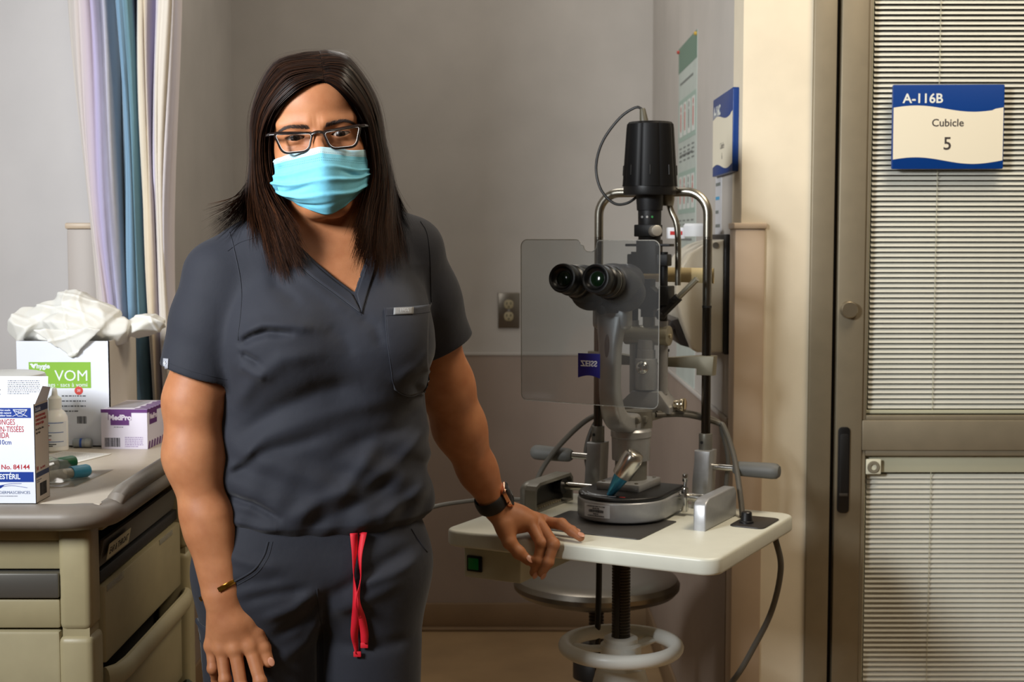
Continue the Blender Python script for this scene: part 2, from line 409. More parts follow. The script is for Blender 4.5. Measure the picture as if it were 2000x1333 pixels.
dp = empty('towel_dispenser', (XR,3.07,1.05), 0, 'cream wall dispenser with curved front and black back beside the slit lamp', 'dispenser')
prof = [(.012,0),(.066,0),(.076,.006),(.098,.062),(.110,.105),(.113,.130),(.109,.158),(.099,.183),(.082,.206),(.058,.222),(.035,.230),(.012,.234)]
DM = Matrix(((-1,0,0,0),(0,0,1,-.13),(0,1,0,0),(0,0,0,1)))
MB().prism(prof, .26, DM, .006, 3).build('cover', mat('dispenser_cream', (224,216,196), .32, coat=.2), dp)
MB().box((-.012,-.135,-.004),(0,.135,.245),.003).build('back_plate', M_black, dp)
lv = MB(); lv.prism([(.074,.006),(.088,.032),(.102,.068),(.116,.064),(.132,.020),(.126,.012),(.108,.046),(.095,.012)], .17, DM @ Matrix.Translation((0,0,.045)), .002)
lv.build('push_lever', mat('lever_dark', (40,34,32), .35), dp)
MB().cyl((-.03,-.1301,.222),(-.03,-.1335,.222),.0065,n=16).build('lock', mat('lock_grey', (130,128,122), .4, .5), dp)
wp = empty('tape_roll', (XR-.06,3.0,1.2905), 0, 'small white roll lying on top of the cream dispenser', 'roll')
MB().lathe([(.012,0),(.030,0),(.030,.022),(.026,.027),(.012,.027)], 28).build('roll', mat('tape_white', (222,224,226), .5), wp)
sb = empty('pill_box', (XR-.1,3.03,1.2855), 0, 'tiny white box with red print on the cream dispenser', 'box')
MB().box((-.02,-.016,0),(.016,.016,.024),.002).build('carton', M_white, sb)
MB().box((-.016,-.0166,.008),(.01,-.016,.016)).build('red_print', mat('red_ink', (190,50,50), .5), sb)

# ------------------------------------------------------------------ privacy curtain
cu = empty('privacy_curtain', (-.75,2.77,0), 0, 'pastel striped privacy curtain gathered at the cubicle entrance', 'curtain')
kt = [(-.850,2.775),(-.838,2.750),(-.820,2.735),(-.798,2.737),(-.778,2.755),(-.766,2.795),(-.759,2.775),(-.747,2.752),(-.734,2.765),(-.726,2.80),(-.721,2.815),(-.712,2.78),(-.698,2.748),(-.684,2.755),(-.678,2.79),(-.672,2.76),(-.658,2.738),(-.644,2.742),(-.636,2.762),(-.634,2.80)]
nz, npth = 44, 150
Pt = smoothpath([(x,y,0) for x,y in kt], npth)
vs, uv = [], []
for i in range(nz):
    z = 2.45-(2.45-.35)*i/(nz-1); f = (1.74-z)/.7
    for j, p in enumerate(Pt):
        q = j/(len(Pt)-1)
        x = p.x + (1-q)*.048*max(-.4,f) + q*(-.010*math.sin(3*f)-.010-.014*max(0,f)) + .004*math.sin(7*z+9*q)
        wob = .010*math.sin(5.3*z+17*q)+.006*math.sin(11*z-23*q)+.0045*math.sin(150*q+2*math.sin(3*z))+.003*math.sin(260*q+4*z)
        vs.append((x+.75+.002*math.sin(40*q+9*z), p.y+wob*.6-2.77 + (p.y-2.77)*.35*f, z)); uv.append((q, i/(nz-1)))
n = len(Pt); fs = [(i*n+j,i*n+j+1,(i+1)*n+j+1,(i+1)*n+j) for i in range(nz-1) for j in range(n-1)]
M_curt = bpy.data.materials.new('striped_curtain_cloth'); M_curt.use_nodes = True
ntc = M_curt.node_tree; bs = ntc.nodes['Principled BSDF']; bs.inputs['Roughness'].default_value = .85; bs.inputs['Sheen Weight'].default_value = .2
uvn = ntc.nodes.new('ShaderNodeUVMap'); uvn.uv_map = 'cloth'; sep = ntc.nodes.new('ShaderNodeSeparateXYZ'); rp = ntc.nodes.new('ShaderNodeValToRGB')
ntc.links.new(uvn.outputs[0], sep.inputs[0]); ntc.links.new(sep.outputs[0], rp.inputs[0]); ntc.links.new(rp.outputs[0], bs.inputs['Base Color'])
stops = [(0,(170,162,154)),(.06,(194,186,178)),(.095,(198,188,184)),(.125,(190,176,184)),(.155,(172,162,192)),(.185,(164,164,194)),(.215,(180,180,188)),(.25,(168,174,180)),(.33,(120,152,174)),(.39,(112,146,172)),(.44,(116,160,168)),(.48,(92,106,144)),(.52,(78,86,124)),(.56,(160,164,178)),(.60,(212,202,184)),(.66,(206,190,164)),(.70,(172,164,180)),(.745,(182,176,200)),(.80,(190,184,204)),(.84,(210,202,190)),(.90,(206,196,182)),(.93,(196,192,206)),(1,(216,206,206))]
el = rp.color_ramp.elements
for k, (p, c) in enumerate(stops):
    e = el[k] if k < 2 else el.new(p)
    e.position = p; e.color = srgb(c)
wv = ntc.nodes.new('ShaderNodeTexNoise'); wv.inputs['Scale'].default_value = 30; bp = ntc.nodes.new('ShaderNodeBump'); bp.inputs['Strength'].default_value = .35; bp.inputs['Distance'].default_value = .004
tcc = ntc.nodes.new('ShaderNodeTexCoord'); ntc.links.new(tcc.outputs['Object'], wv.inputs['Vector']); ntc.links.new(wv.outputs['Fac'], bp.inputs['Height']); ntc.links.new(bp.outputs[0], bs.inputs['Normal'])
cl = meshobj('cloth', vs, fs, M_curt, cu, True)
ul = cl.data.uv_layers.new(name='cloth')
for l in cl.data.loops: ul.data[l.index].uv = uv[l.vertex_index]
sol = cl.modifiers.new('thickness', 'SOLIDIFY'); sol.thickness = .0016
struct('trim_3', MB().box((-.9,2.755,2.45),(.45,2.785,2.47),.004), mat('track_white', (220,220,216), .4, .3))
# ------------------------------------------------------------------ slit lamp table; frame: u along its front edge, v towards the back
AL = R(28); UX = Vector((math.cos(AL), -math.sin(AL), 0)); VX = Vector((math.sin(AL), math.cos(AL), 0)); TO = Vector((.317, 2.171, 0))
TC = TO + UX*-.268 + VX*.21; ZT = .79
M_top = mat('table_laminate', (204,204,190), .38, var=.01, scale=40)
M_beige = mat('table_enamel', (186,184,164), .42)
M_silver = mat('silver_enamel', (162,163,164), .36, .45, var=.02, scale=120)
M_silverd = mat('dark_silver_enamel', (124,122,114), .4, .45, var=.02, scale=120)
M_chrome = mat('chrome', (200,198,192), .14, 1.)
M_steel = mat('satin_steel_tube', (168,164,152), .3, 1.)
M_pole = mat('dark_steel_pole', (84,80,74), .22, 1.)
M_cable = mat('grey_cable', (82,78,70), .5)
M_grip = mat('grey_rubber_grip', (90,90,86), .6)
M_navy = mat('microscope_body_paint', (24,27,38), .5, bump=.15, bscale=1200)

tb = empty('instrument_table', (TC.x,TC.y,0), -AL, 'cream instrument table with handwheel column carrying the slit lamp', 'table')
OT = (.268,-.21,0)
def tp(name, m, parent=tb, ang=35): return lambda b: b.build(name, m, parent, True, ang)
b = MB(OT); b.prism(rrect(.495,.42,.03,6,-.2475,.21), .028, Matrix.Translation((0,0,ZT-.028)), .005, 3); b.build('table_top', M_top, tb)
b = MB(OT); b.box((-.478,.045,.70),(-.366,.30,.7615),.004); px = b.build('power_box', M_beige, tb)
b = MB(OT); b.box((-.470,.0405,.712),(-.440,.0455,.740),.002); sw = b.build('switch_bezel', M_black, px)
MB(OT).box((-.466,.0392,.716),(-.446,.041,.736),.001).build('rocker_switch', mat('green_switch', (8,70,26), .3, emit=((10,110,40), .05)), px)
b = MB(OT); b.lathe([(0,0),(.06,0),(.06,.008),(.03,.02),(0,.02)], 24, Matrix.Translation((-.25,.205,ZT-.05))); b.build('mount_flange', M_beige, tb)
b = MB(OT)                                           # threaded spindle with a key slot
prof = [(0,.50)]; z = .50
while z < .745: prof += [(.0165,z),(.0165,z+.0022),(.0145,z+.0032),(.0145,z+.0044)]; z += .0054
prof += [(0,.745)]
b.lathe(prof, 22, Matrix.Translation((-.25,.205,0))); b.box((-.2545,.187,.5),(-.2455,.1905,.745)); b.build('spindle', mat('oiled_steel', (66,58,46), .38, .7), tb)
b = MB(OT); n = 64
b.tube([(-.25+.098*math.cos(2*math.pi*i/n), .205+.098*math.sin(2*math.pi*i/n), .567) for i in range(n)], [(.0135,.0125)]*n, 14, closed=True)
hw = b.build('handwheel', mat('wheel_enamel', (216,216,208), .38, bump=.2, bscale=300), tb)
for k in range(3):
    a = R(75+120*k); d = Vector((math.cos(a), math.sin(a), 0)); p = Vector((-.25,.205,.562))
    MB(OT).tube([p+d*.022, p+d*.055+Vector((0,0,-.003)), p+d*.094], [(.006,.018),(.006,.011),(.006,.015)], 10, flat=(0,0,1)).build('spoke', mat('wheel_enamel'), hw)
MB(OT).lathe([(.0168,-.014),(.036,-.014),(.036,.004),(.030,.008),(.030,.016),(.026,.018),(.0168,.018)], 32, Matrix.Translation((-.25,.205,.567))).build('hub', mat('wheel_enamel'), hw)
b = MB(OT); b.lathe([(0,.06),(.052,.06),(.05,.50),(.042,.53),(.036,.535),(0,.535)], 32, Matrix.Translation((-.25,.205,0))); b.build('column', mat('wheel_enamel'), tb)
for k in range(4):
    a = R(45+90*k); d = Vector((math.cos(a), math.sin(a), 0)); p = Vector((-.25,.205,.07))
    f = MB(OT).tube([p, p+d*.15+Vector((0,0,-.006)), p+d*.27+Vector((0,0,-.02))], [(.022,.025),(.018,.02),(.012,.016)], 12, flat=(0,0,1)).build('foot', mat('wheel_enamel'), tb)
    q = p+d*.265; MB(OT).lathe([(0,-.07),(.018,-.07),(.018,-.04),(0,-.04)], 16, Matrix.Translation(q)).build('glide', M_black, f)
b = MB(OT); b.prism(rrect(.062,.10,.012,4,-.04,.305), .0022, Matrix.Translation((0,0,ZT)), .0006); dpl = b.build('dial_plate', mat('dial_plate_dark', (34,31,30), .45), tb)
MB(OT).lathe([(0,0),(.0125,0),(.0125,.003),(.0105,.004),(.009,.018),(.0075,.0195),(0,.0195)], 20, Matrix.Translation((-.05,.29,ZT+.0022))).build('dimmer_knob', M_black, dpl)
MB(OT).prism(rrect(.21,.172,.006,4,-.268,.164), .0014, Matrix.Translation((0,0,ZT)), .0004).build('glide_plate', mat('glide_plate_grey', (58,56,54), .4), tb)
MB(OT).prism(rrect(.05,.09,.006,3,-.463,.30), .002, Matrix.Translation((0,0,ZT)), .0005).build('corner_plate', mat('dial_plate_dark'), tb)

# ------------------------------------------------------------------ slit lamp microscope
sl = empty('slit_lamp', (TC.x,TC.y,ZT), -AL, 'silver and black slit lamp microscope with clear breath shield on the table', 'slit lamp')
OS = (.268,-.21,-ZT); CU = -.270
# cross-slide base: rounded at the examiner's end
def stadium(hw_, v0, v1, n=20):
    CU = -.262
    p = [(CU+hw_*math.cos(R(180+180*i/n)), v0+hw_*1.0+hw_*1.0*math.sin(R(180+180*i/n))) for i in range(n+1)]
    return p + [(CU+hw_*.92, v1), (CU-hw_*.92, v1)]
bs_ = MB(OS); bs_.prism(stadium(.081,.158,.352), .036, Matrix.Translation((0,0,.795)), .004, 3); base = bs_.build('base', M_silver, sl)
MB(OS).prism(stadium(.0795,.1595,.351), .0075, Matrix.Translation((0,0,.8312)), .003, 3).build('base_cover', mat('satin_black_cover', (16,15,16), .42), base)
pr = MB(OS)
for k, (r0, a0, a1) in enumerate(((.058,200,292),(.05,208,278))):
    pts = [(CU+r0*math.cos(R(a0+(a1-a0)*i/14)), .219+r0*.8*math.sin(R(a0+(a1-a0)*i/14)), .8391) for i in range(15)]
    pr.tube(pts, .0007, 4)
for k in range(6): pr.box((CU-.045+k*.006,.175+k*.001,.8388),(CU-.042+k*.006,.178+k*.001,.8392))
pr.build('scale_print', mat('pale_print', (180,190,205), .5), base)
MB(OS).lathe([(0,0),(.012,0),(.012,.0006),(0,.0006)], 20, Matrix.Translation((CU+.002,.182,.8387))).build('joystick_well', M_gap, base)
MB(OS).box((CU+.028,.176,.8387),(CU+.038,.180,.8392)).build('red_mark', mat('red_ink'), base)
# asset sticker on the rounded front
stv = []; ns = 10
for i in range(ns+1):
    a = R(247+ (283-247)*i/ns); 
    x = -.270+.0815*math.cos(a); y = .158+.081+.0817*math.sin(a)
    stv.append((x, y))
def sticker_pt(i, z): return Vector((stv[i][0]+OS[0], stv[i][1]+OS[1]-.0012, z+OS[2]))
meshobj('asset_sticker', [sticker_pt(i, z) for z in (.8035,.8265) for i in range(ns+1)], [(i,i+1,ns+2+i,ns+1+i) for i in range(ns)], mat('sticker_white', (206,210,216), .45), base)
p0, p1 = sticker_pt(1,.8035), sticker_pt(ns-1,.8035); sx_ = (p1-p0).normalized(); mid = (sticker_pt(ns//2,.8035))
KM = frame(mid+Vector((0,-.0009,0)), sx_, (0,0,1))
for body, yy, ss in (('LAKERIDGE HEALTH CORP', .0185, .0030),('EQ-02-468', .0150, .0030),('BIOM ID', .0055, .0028),('CLINICAL ENGINEERING', .0020, .0030)):
    text(body, ss, KM @ Matrix.Translation((0,yy,0)), M_print, base, align='CENTER', bold=.00008)
bc = MB(); xx = -.014
random.seed(3)
while xx < .014: w_ = random.choice((.0005,.0009,.0013)); bc.box((xx,.0090,0),(xx+w_,.0138,.0001), M=KM); xx += w_+random.choice((.0005,.0008))
bc.build('barcode', M_print, base)
# axle and wheel covers
b = MB(OS); b.cyl((-.435,.318,.823),(-.10,.318,.823),.0075,n=16); axle = b.build('axle', M_chrome, sl)
for (u0, u1, nm) in ((-.447,-.415,0),(-.113,-.090,1)):
    prof2 = [(0,0),(.158,0),(.158,.044),(.148,.054),(.02,.054),(.005,.049),(0,.042)]
    BM = Matrix(((0,0,1,u0),(1,0,0,.195),(0,1,0,ZT),(0,0,0,1)))
    if nm: b = MB(OS); b.prism(prof2, u1-u0, BM, .003, 3); b.build('wheel_cover', M_silver, sl)
    else:
        b = MB(OS); b.prism([(0,0),(.158,0),(.158,.044),(.148,.054),(.02,.054),(.005,.049),(0,.042)], .012, BM, .002, 2)
        ring = [(0,0),(.158,0),(.158,.044),(.148,.054),(.02,.054),(.005,.049),(0,.042)]
        inn = [(.006,.004),(.152,.004),(.152,.041),(.145,.048),(.021,.048),(.010,.044),(.006,.039)]
        bm = bmesh.new(); 
        A = [bm.verts.new(BM @ Vector((x,y,.012))) for x,y in ring]; B_ = [bm.verts.new(BM @ Vector((x,y,.012))) for x,y in inn]
        A2 = [bm.verts.new(BM @ Vector((x,y,u1-u0))) for x,y in ring]; B2 = [bm.verts.new(BM @ Vector((x,y,u1-u0))) for x,y in inn]
        for i in range(7):
            j = (i+1) % 7; bm.faces.new((A[i],A[j],A2[j],A2[i])); bm.faces.new((B_[j],B_[i],B2[i],B2[j])); bm.faces.new((A2[i],A2[j],B2[j],B2[i]))
        b._new(bm); wc = b.build('wheel_cover', M_silverd, sl)
        MB(OS).box((u0+.012,.20,ZT+.004),(u0+.014,.345,ZT+.046)).build('cover_liner', M_black, wc)
        for k in range(12): MB(OS).box((u0+.014,.204+k*.0095,ZT+.004),(u0+.027,.2065+k*.0095,ZT+.008),.0005).build('rack_tooth', mat('tooth_brass', (196,186,160), .35, .8), wc)
        MB(OS).cyl((u0+.015,.318,.823),(u0+.03,.318,.823),.016,n=20).build('wheel', M_black, wc)
b = MB(OS); b.box((-.1765,.300,.797),(-.166,.314,.842),.003); b.cyl((-.171,.307,.842),(-.171,.307,.853),.003,n=10); b.cyl((-.171,.307,.852),(-.171,.307,.866),.005,n=14,bev=.001); b.build('locking_screw', M_chrome, sl)
# pedestal
b = MB(OS); b.box((CU-.042,.232,.838),(CU+.042,.335,.852),.003); ped = b.build('pedestal_plate', M_silver, sl)
for du in (-.032,.032):
    for vv in (.242,.325): MB(OS).cyl((CU+du,vv,.852),(CU+du,vv,.8535),.0035,n=12).build('bolt', M_steel, ped)
MB(OS).cyl((CU,.292,.85),(CU,.292,.895),.029,n=36).build('lower_column', M_silverd, sl)
MB(OS).lathe([(0,.887),(.034,.887),(.0345,.889),(.0355,.928),(.037,.930),(.037,.940),(.034,.944),(0,.944)], 40, Matrix.Translation((CU,.292,0))).build('lift_sleeve', M_silver, sl)
# joystick
jb = Vector((CU+.006,.184,.839)); jd = Vector((.060,.005,.098)).normalized()
JM = Matrix.Translation(jb) @ jd.to_track_quat('Z','Y').to_matrix().to_4x4() @ Matrix.Scale(1.16,4)
MB(OS).lathe([(0,0),(.005,0),(.0055,.004),(.0065,.006),(.0115,.034),(.012,.036)], 28, JM).build('joystick_shaft', mat('blue_anodised', (84,176,220), .28, .9), sl)
MB(OS).lathe([(.012,.0355),(.0148,.037),(.0155,.040),(.0163,.066),(.0150,.074),(.0125,.0785),(.0095,.080),(0,.0795)], 28, JM).build('joystick_grip', mat('ridged_aluminium', (196,192,184), .25, .95), sl)
# microscope arm: from the pivot forwards and up
arm = MB(OS)
kp = smoothpath([(CU,.33,.958),(CU,.285,.956),(CU,.245,.960),(CU,.215,.978),(CU,.200,1.012),(CU,.197,1.05),(CU,.198,1.10),(CU,.203,1.15)], 49)
prf = []
for i, p in enumerate(kp):
    q = i/(len(kp)-1); prf.append((.0175-.003*q, .0205+.006*max(0,(q-.85)/.15) - .004*max(0,1-abs(q-.65)/.4)))
arm.tube(kp, prf, 28, flat=(0,1,0), sq=.42); armo = arm.build('microscope_arm', M_silver, sl, True, 60)
b = MB(OS); b.box((CU-.034,.190,1.128),(CU+.034,.222,1.172),.010,4); b.build('arm_head', M_silver, sl)
b = MB(OS); b.sphere((CU,.1835,1.097),(.0050,.0020,.024),16); b.build('grip_recess', mat('recess_grey', (84,84,86), .4, .4), armo)
b = MB(OS); b.lathe([(0,.944),(.026,.944),(.026,.975),(0,.975)], 28, Matrix.Translation((CU+.006,.31,0))); b.box((CU-.006,.262,.955),(CU+.014,.285,.968),.002); b.build('pivot_block', M_silverd, sl)
b = MB(OS); b.cyl((CU+.022,.272,.962),(CU+.022,.262,.962),.0065,n=16,bev=.001); b.build('pivot_screw', M_silverd, sl)
# microscope body and eyepieces (aim a little up towards the examiner)
body = MB(OS)
body.sphere((CU,.206,1.207),(.043,.048,.037),28)
body.tube(smoothpath([(CU,.27,1.212),(CU,.23,1.212),(CU,.20,1.207)],8), [(.030,.034)]*9, 20, flat=(0,0,1))
body.lathe([(0,0),(.024,0),(.026,.006),(.034,.03),(0,.03)], 28, Matrix.Translation((CU,.206,1.158)))
bo_ = body.build('microscope_body', M_navy, sl, True, 60)
MB(OS).cyl((CU,.165,1.166),(CU,.158,1.164),.009,n=18,bev=.001).build('magnification_knob', mat('knob_graphite', (70,72,76), .35, .5), bo_)
MB(OS).cyl((CU,.27,1.212),(CU,.285,1.212),.024,n=28,bev=.002).build('objective', M_black, bo_)
for sgn in (-1, 1):
    e0 = Vector((CU+sgn*.031,.192,1.203)); e1 = Vector((CU+sgn*.0305,.066,1.2215)); d = (e1-e0).normalized(); L = (e1-e0).length
    EM = Matrix.Translation(e0) @ d.to_track_quat('Z','Y').to_matrix().to_4x4()
    pod = MB(OS); pod.lathe([(0,-.012),(.024,-.012),(.032,.0),(.0335,.018),(.0325,.046),(.030,.058),(.0275,.062),(0,.062)], 36, EM)
    pod.sphere(tuple(e0+Vector((sgn*.002,-.005,-.010))), (.034,.04,.032), 24)
    po_ = pod.build('tube_housing', M_navy, sl, True, 60)
    ep = MB(OS); ep.lathe([(0,.06),(.0262,.06),(.0272,.064),(.0272,.074),(.0255,.076),(.0255,.078),(.0265,.079),(.0265,.094),(.0245,.096),(.0232,.098),(.0232,.104),(.0248,.106),(.0250,L-.004),(.0240,L-.0005),(.0222,L),(.0200,L-.001),(.0186,L-.004),(.0150,L-.0085),(.0128,L-.0090)], 40, EM)
    epo = ep.build('eyepiece', mat('eyepiece_black', (8,8,9), .32, spec=.4), sl, True, 40)
    ln = MB(OS); ln.lathe([(.0130,L-.0092),(.012,L-.0078),(.008,L-.0064),(.004,L-.0058),(0,L-.0056)], 28, EM)
    ln.build('eye_lens', mat('coated_lens', (6,22,8), .12, spec=.35), epo)
    rg = MB(OS); n=40; rg.tube([EM @ Vector((.0262*math.cos(2*math.pi*i/n), .0262*math.sin(2*math.pi*i/n), .0775)) for i in range(n)], .0007, 6, closed=True); rg.build('dioptre_ring', mat('ring_grey', (120,120,116), .4), epo)
# breath shield: clear sheet with a notch and holes round the eyepieces
sh_out = []
def arc(cx, cz, r, a0, a1, n=6): return [(cx+r*math.cos(R(a0+(a1-a0)*i/n)), cz+r*math.sin(R(a0+(a1-a0)*i/n))) for i in range(n+1)]
sh_out += arc(-.394,1.017,.011,180,270) + arc(-.160,1.015,.011,270,360) + arc(-.160,1.272,.012,0,90)
sh_out += [(-.249,1.284)] + arc(-.2555,1.277,.0065,90,180) + arc(-.2725,1.2745,.010,0,-90) + arc(-.2765,1.2745,.010,-90,-180)[1:] + arc(-.301,1.277,.008,0,90)
sh_out += arc(-.394,1.273,.012,90,180)
SHM = Matrix(((1,0,0,0),(0,0,-1,.123),(0,1,0,0),(0,0,0,1)))
bm = bmesh.new(); vo = [bm.verts.new((x,z,0)) for x,z in sh_out]; eo = [bm.edges.new((vo[i],vo[(i+1)%len(vo)])) for i in range(len(vo))]
for sgn in (-1,1):
    hh = [bm.verts.new((CU+sgn*.0308+.0295*math.cos(2*math.pi*i/28), 1.2135+.0295*math.sin(2*math.pi*i/28), 0)) for i in range(28)]
    eo += [bm.edges.new((hh[i],hh[(i+1)%28])) for i in range(28)]
bmesh.ops.triangle_fill(bm, use_beauty=True, edges=eo)
r_ = bmesh.ops.extrude_face_region(bm, geom=bm.faces[:]); bmesh.ops.translate(bm, verts=[v for v in r_['geom'] if isinstance(v, bmesh.types.BMVert)], vec=(0,0,.0022))
bmesh.ops.recalc_face_normals(bm, faces=bm.faces[:])
b = MB(OS); b._new(bm, SHM); shield = b.build('breath_shield', clear('acrylic_sheet', (238,240,240), .032, (200,198,196), .08, .05, .25), sl, False)
b = MB(OS); rim_ = [SHM @ Vector((x,z,.0011)) for x,z in sh_out]; b.tube(rim_, .0009, 5, closed=True); b.build('shield_edge', clear('acrylic_edge', (215,215,212), .22, (225,222,215), .1, .1), shield)
zp = [(-.2955,1.092),(-.2955,1.050)] + [(-.2955+.041*i/8, 1.050+.0045*math.sin(math.pi*i/8)) for i in range(1,8)] + [(-.2545,1.050),(-.2545,1.092)]
b = MB(OS); b.prism(zp, .0004, SHM @ Matrix.Translation((0,0,.0023))); b.build('maker_badge', mat('badge_blue', (2,10,120), .4), shield)
text('ZEISS', .0135, Matrix.Translation(OS) @ SHM @ Matrix.Translation((-.2750,1.0795,.0029)) @ Matrix.Diagonal((1,-1,1,1)), mat('badge_white', (216,220,228), .5), shield, align='CENTER', bold=.00035, sx=1.0)
# illumination tower
IU, IV = -.270, .372
b = MB(OS); hb = [(-.050,.966),(.052,.966),(.052,.978),(.030,1.006),(-.022,1.006),(-.050,.980)]
b.prism(hb, .05, Matrix(((1,0,0,IU),(0,0,1,IV-.025),(0,1,0,0),(0,0,0,1))), .003); tw = b.build('tower_foot', M_silver, sl)
b = MB(OS); b.cyl((IU+.052,IV,.982),(IU+.064,IV,.982),.009,n=20,bev=.001); b.cyl((IU+.064,IV,.982),(IU+.072,IV,.982),.0125,n=24,bev=.0015); b.build('centring_screw', mat('bright_nickel', (226,214,188), .2, 1.), tw); MB(OS).cyl((IU-.050,IV-.02,.986),(IU-.062,IV-.02,.986),.010,n=20,bev=.001).build('centring_screw', mat('bright_nickel'), tw)
b = MB(OS); b.box((IU-.03,.29,.955),(IU+.03,IV+.02,.968),.003); b.build('tower_arm', M_silverd, sl)
for du in (-.029,.029):
    MB(OS).cyl((IU+du,IV,1.0),(IU+du,IV,1.135),.0085,n=20).build('tower_rod', M_silver, sl)
    MB(OS).cyl((IU+du,IV,1.132),(IU+du,IV,1.262),.0072,n=20).build('tower_rod', M_blackm, sl)
b = MB(OS); b.cyl((IU-.046,IV,1.108),(IU+.041,IV,1.108),.0185,n=36,bev=.001); hc = b.build('tilt_cylinder', mat('champagne_enamel', (150,145,128), .35, .5), sl)
MB(OS).cyl((IU+.041,IV,1.108),(IU+.0445,IV,1.108),.004,n=14,bev=.001).build('tilt_screw', mat('bright_nickel'), hc)
b = MB(OS); b.cyl((IU,IV-.012,1.008),(IU,IV-.012,1.066),.0205,n=32,bev=.002); b.cyl((IU,IV-.012,1.066),(IU,IV-.012,1.082),.017,n=28); b.cyl((IU,IV-.012,1.08),(IU,IV-.012,1.10),.015,n=28); cv = b.build('slit_barrel', M_silver, sl)
MB(OS).sphere((IU,IV-.030,1.050),(.013,.009,.013),20).build('width_knob', M_chrome, cv)
b = MB(OS); b.cyl((IU,IV,1.12),(IU,IV,1.142),.0115,n=24); b.build('mirror_neck', M_silverd, sl)
b = MB(OS); b.prism([(-.012,0),(.012,0),(.012,.014),(.020,.016),(.020,.046),(.008,.056),(.008,.070),(-.008,.070),(-.008,.056),(-.020,.046),(-.020,.016),(-.012,.014)], .026, Matrix(((1,0,0,IU),(0,0,1,IV-.013),(0,1,0,1.142),(0,0,0,1))), .002); b.build('mirror_prism', M_blackm, sl)
b = MB(OS); b.box((IU-.020,IV-.018,1.222),(IU+.020,IV+.018,1.285),.003); b.box((IU-.040,IV-.012,1.236),(IU+.040,IV+.012,1.258),.002); b.box((IU-.042,IV-.016,1.272),(IU+.046,IV+.008,1.277),.001); b.build('slit_housing', M_blackm, sl)
b = MB(OS); b.cyl((IU,IV,1.282),(IU,IV,1.34),.0205,.0215,n=32,bev=.001); b.box((IU-.0205,IV-.026,1.29),(IU+.022,IV+.01,1.312),.002); b.cyl((IU,IV,1.338),(IU,IV,1.368),.0235,.0255,n=32); nk = b.build('filter_neck', M_blackm, sl)
MB(OS).cyl((IU+.018,IV-.026,1.3),(IU+.032,IV-.042,1.301),.0100,n=20,bev=.001).build('aperture_knob', mat('bright_knob', (214,212,204), .4, .7), nk)
for k, (x, c) in enumerate(((-.006,(170,172,172)),(.004,(214,214,210)),(.014,(30,150,60)))): MB(OS).cyl((IU+x,IV-.0216,1.326),(IU+x,IV-.0212-.0006,1.326),.0022,n=12).build('filter_mark', mat('filter_mark_%d' % k, c, .5), nk)
lh = MB(OS); pts = []
n = 96
def rad(i):                                       # ribbed cooling housing
    return 1. - (.035 if (i % 12) == 0 else (.012 if (i % 12) in (1,11) else 0))
bm = bmesh.new(); rings = []
for (r, z) in ((.030,1.500),(.039,1.499),(.0425,1.495),(.0435,1.488),(.0500,1.386),(.0505,1.382)):
    rings.append([bm.verts.new((IU+r*rad(i)*math.cos(2*math.pi*i/n), IV+r*rad(i)*math.sin(2*math.pi*i/n), z)) for i in range(n)])
for A, B_ in zip(rings, rings[1:]):
    for i in range(n): bm.faces.new((A[i],B_[i],B_[(i+1)%n],A[(i+1)%n]))
bm.faces.new(rings[0]); bm.faces.new(rings[-1][::-1]); bmesh.ops.recalc_face_normals(bm, faces=bm.faces[:])
lh._new(bm); lhs = lh.build('lamp_housing', mat('lamp_housing_black', (7,7,8), .5, spec=.18), sl, True, 25)
for k in range(8):
    a = 2*math.pi*(k*12+6)/96; p = Vector((IU+.0492*math.cos(a), IV+.0492*math.sin(a), 1.402)); t = Vector((-math.sin(a), math.cos(a), 0))
    MB(OS).tube([p, p+Vector((-.0009*math.cos(a),-.0009*math.sin(a),.018))], [(.0012,.0016)]*2, 6, flat=(math.cos(a),math.sin(a),0)).build('vent_slot', mat('deep_black'), lhs)
MB(OS).lathe([(0,1.366),(.0475,1.366),(.0485,1.370),(.0485,1.382),(0,1.382)], 48, Matrix.Translation((IU,IV,0))).build('lamp_collar', M_black, lhs)
MB(OS).cyl((IU-.018,IV-.044,1.375),(IU-.018,IV-.044,1.3745),.0001,n=6).build('collar_mark', M_silver, lhs) if False else None
b = MB(OS); b.lathe([(0,0),(.0085,0),(.0055,.024),(.0045,.027),(0,.027)], 16, Matrix.Translation((IU-.012,IV,1.498)) @ Matrix.Rotation(R(-8),4,'Y')); b.build('cable_gland', mat('gland_olive', (70,66,52), .5), lhs)
b = MB(OS); b.tube(smoothpath([(IU-.0155,IV,1.523),(IU-.03,IV,1.527),(IU-.06,IV-.004,1.508),(IU-.092,IV-.008,1.466),(IU-.105,IV-.008,1.42),(IU-.095,IV-.008,1.378),(IU-.07,IV-.004,1.352),(IU-.045,IV,1.352),(IU-.022,IV,1.366)],60), .0026, 10); b.build('lamp_cable', mat('black_cable', (22,21,20), .45), lhs)
# angled lever with a black elbow
lj = Vector((IU+.028,IV-.01,1.147)); le = Vector((IU+.062,IV-.01,1.180)); lt = Vector((IU+.098,IV-.012,1.214))
b = MB(OS); b.tube([lj, le], .0088, 8); b.sphere(tuple(lj), .0105, 12); b.box((IU+.026,IV-.02,1.165),(IU+.046,IV+.012,1.20),.002); lvo = b.build('lever_elbow', M_blackm, sl)
MB(OS).tube([le-Vector((.004,0,.004)), lt], .0055, 14).build('lever', mat('champagne_enamel'), lvo)
MB(OS).cyl(tuple(le+Vector((-.006,-.008,-.006))), tuple(le+Vector((-.006,-.012,-.006))), .004, n=12).build('lever_screw', M_chrome, lvo)

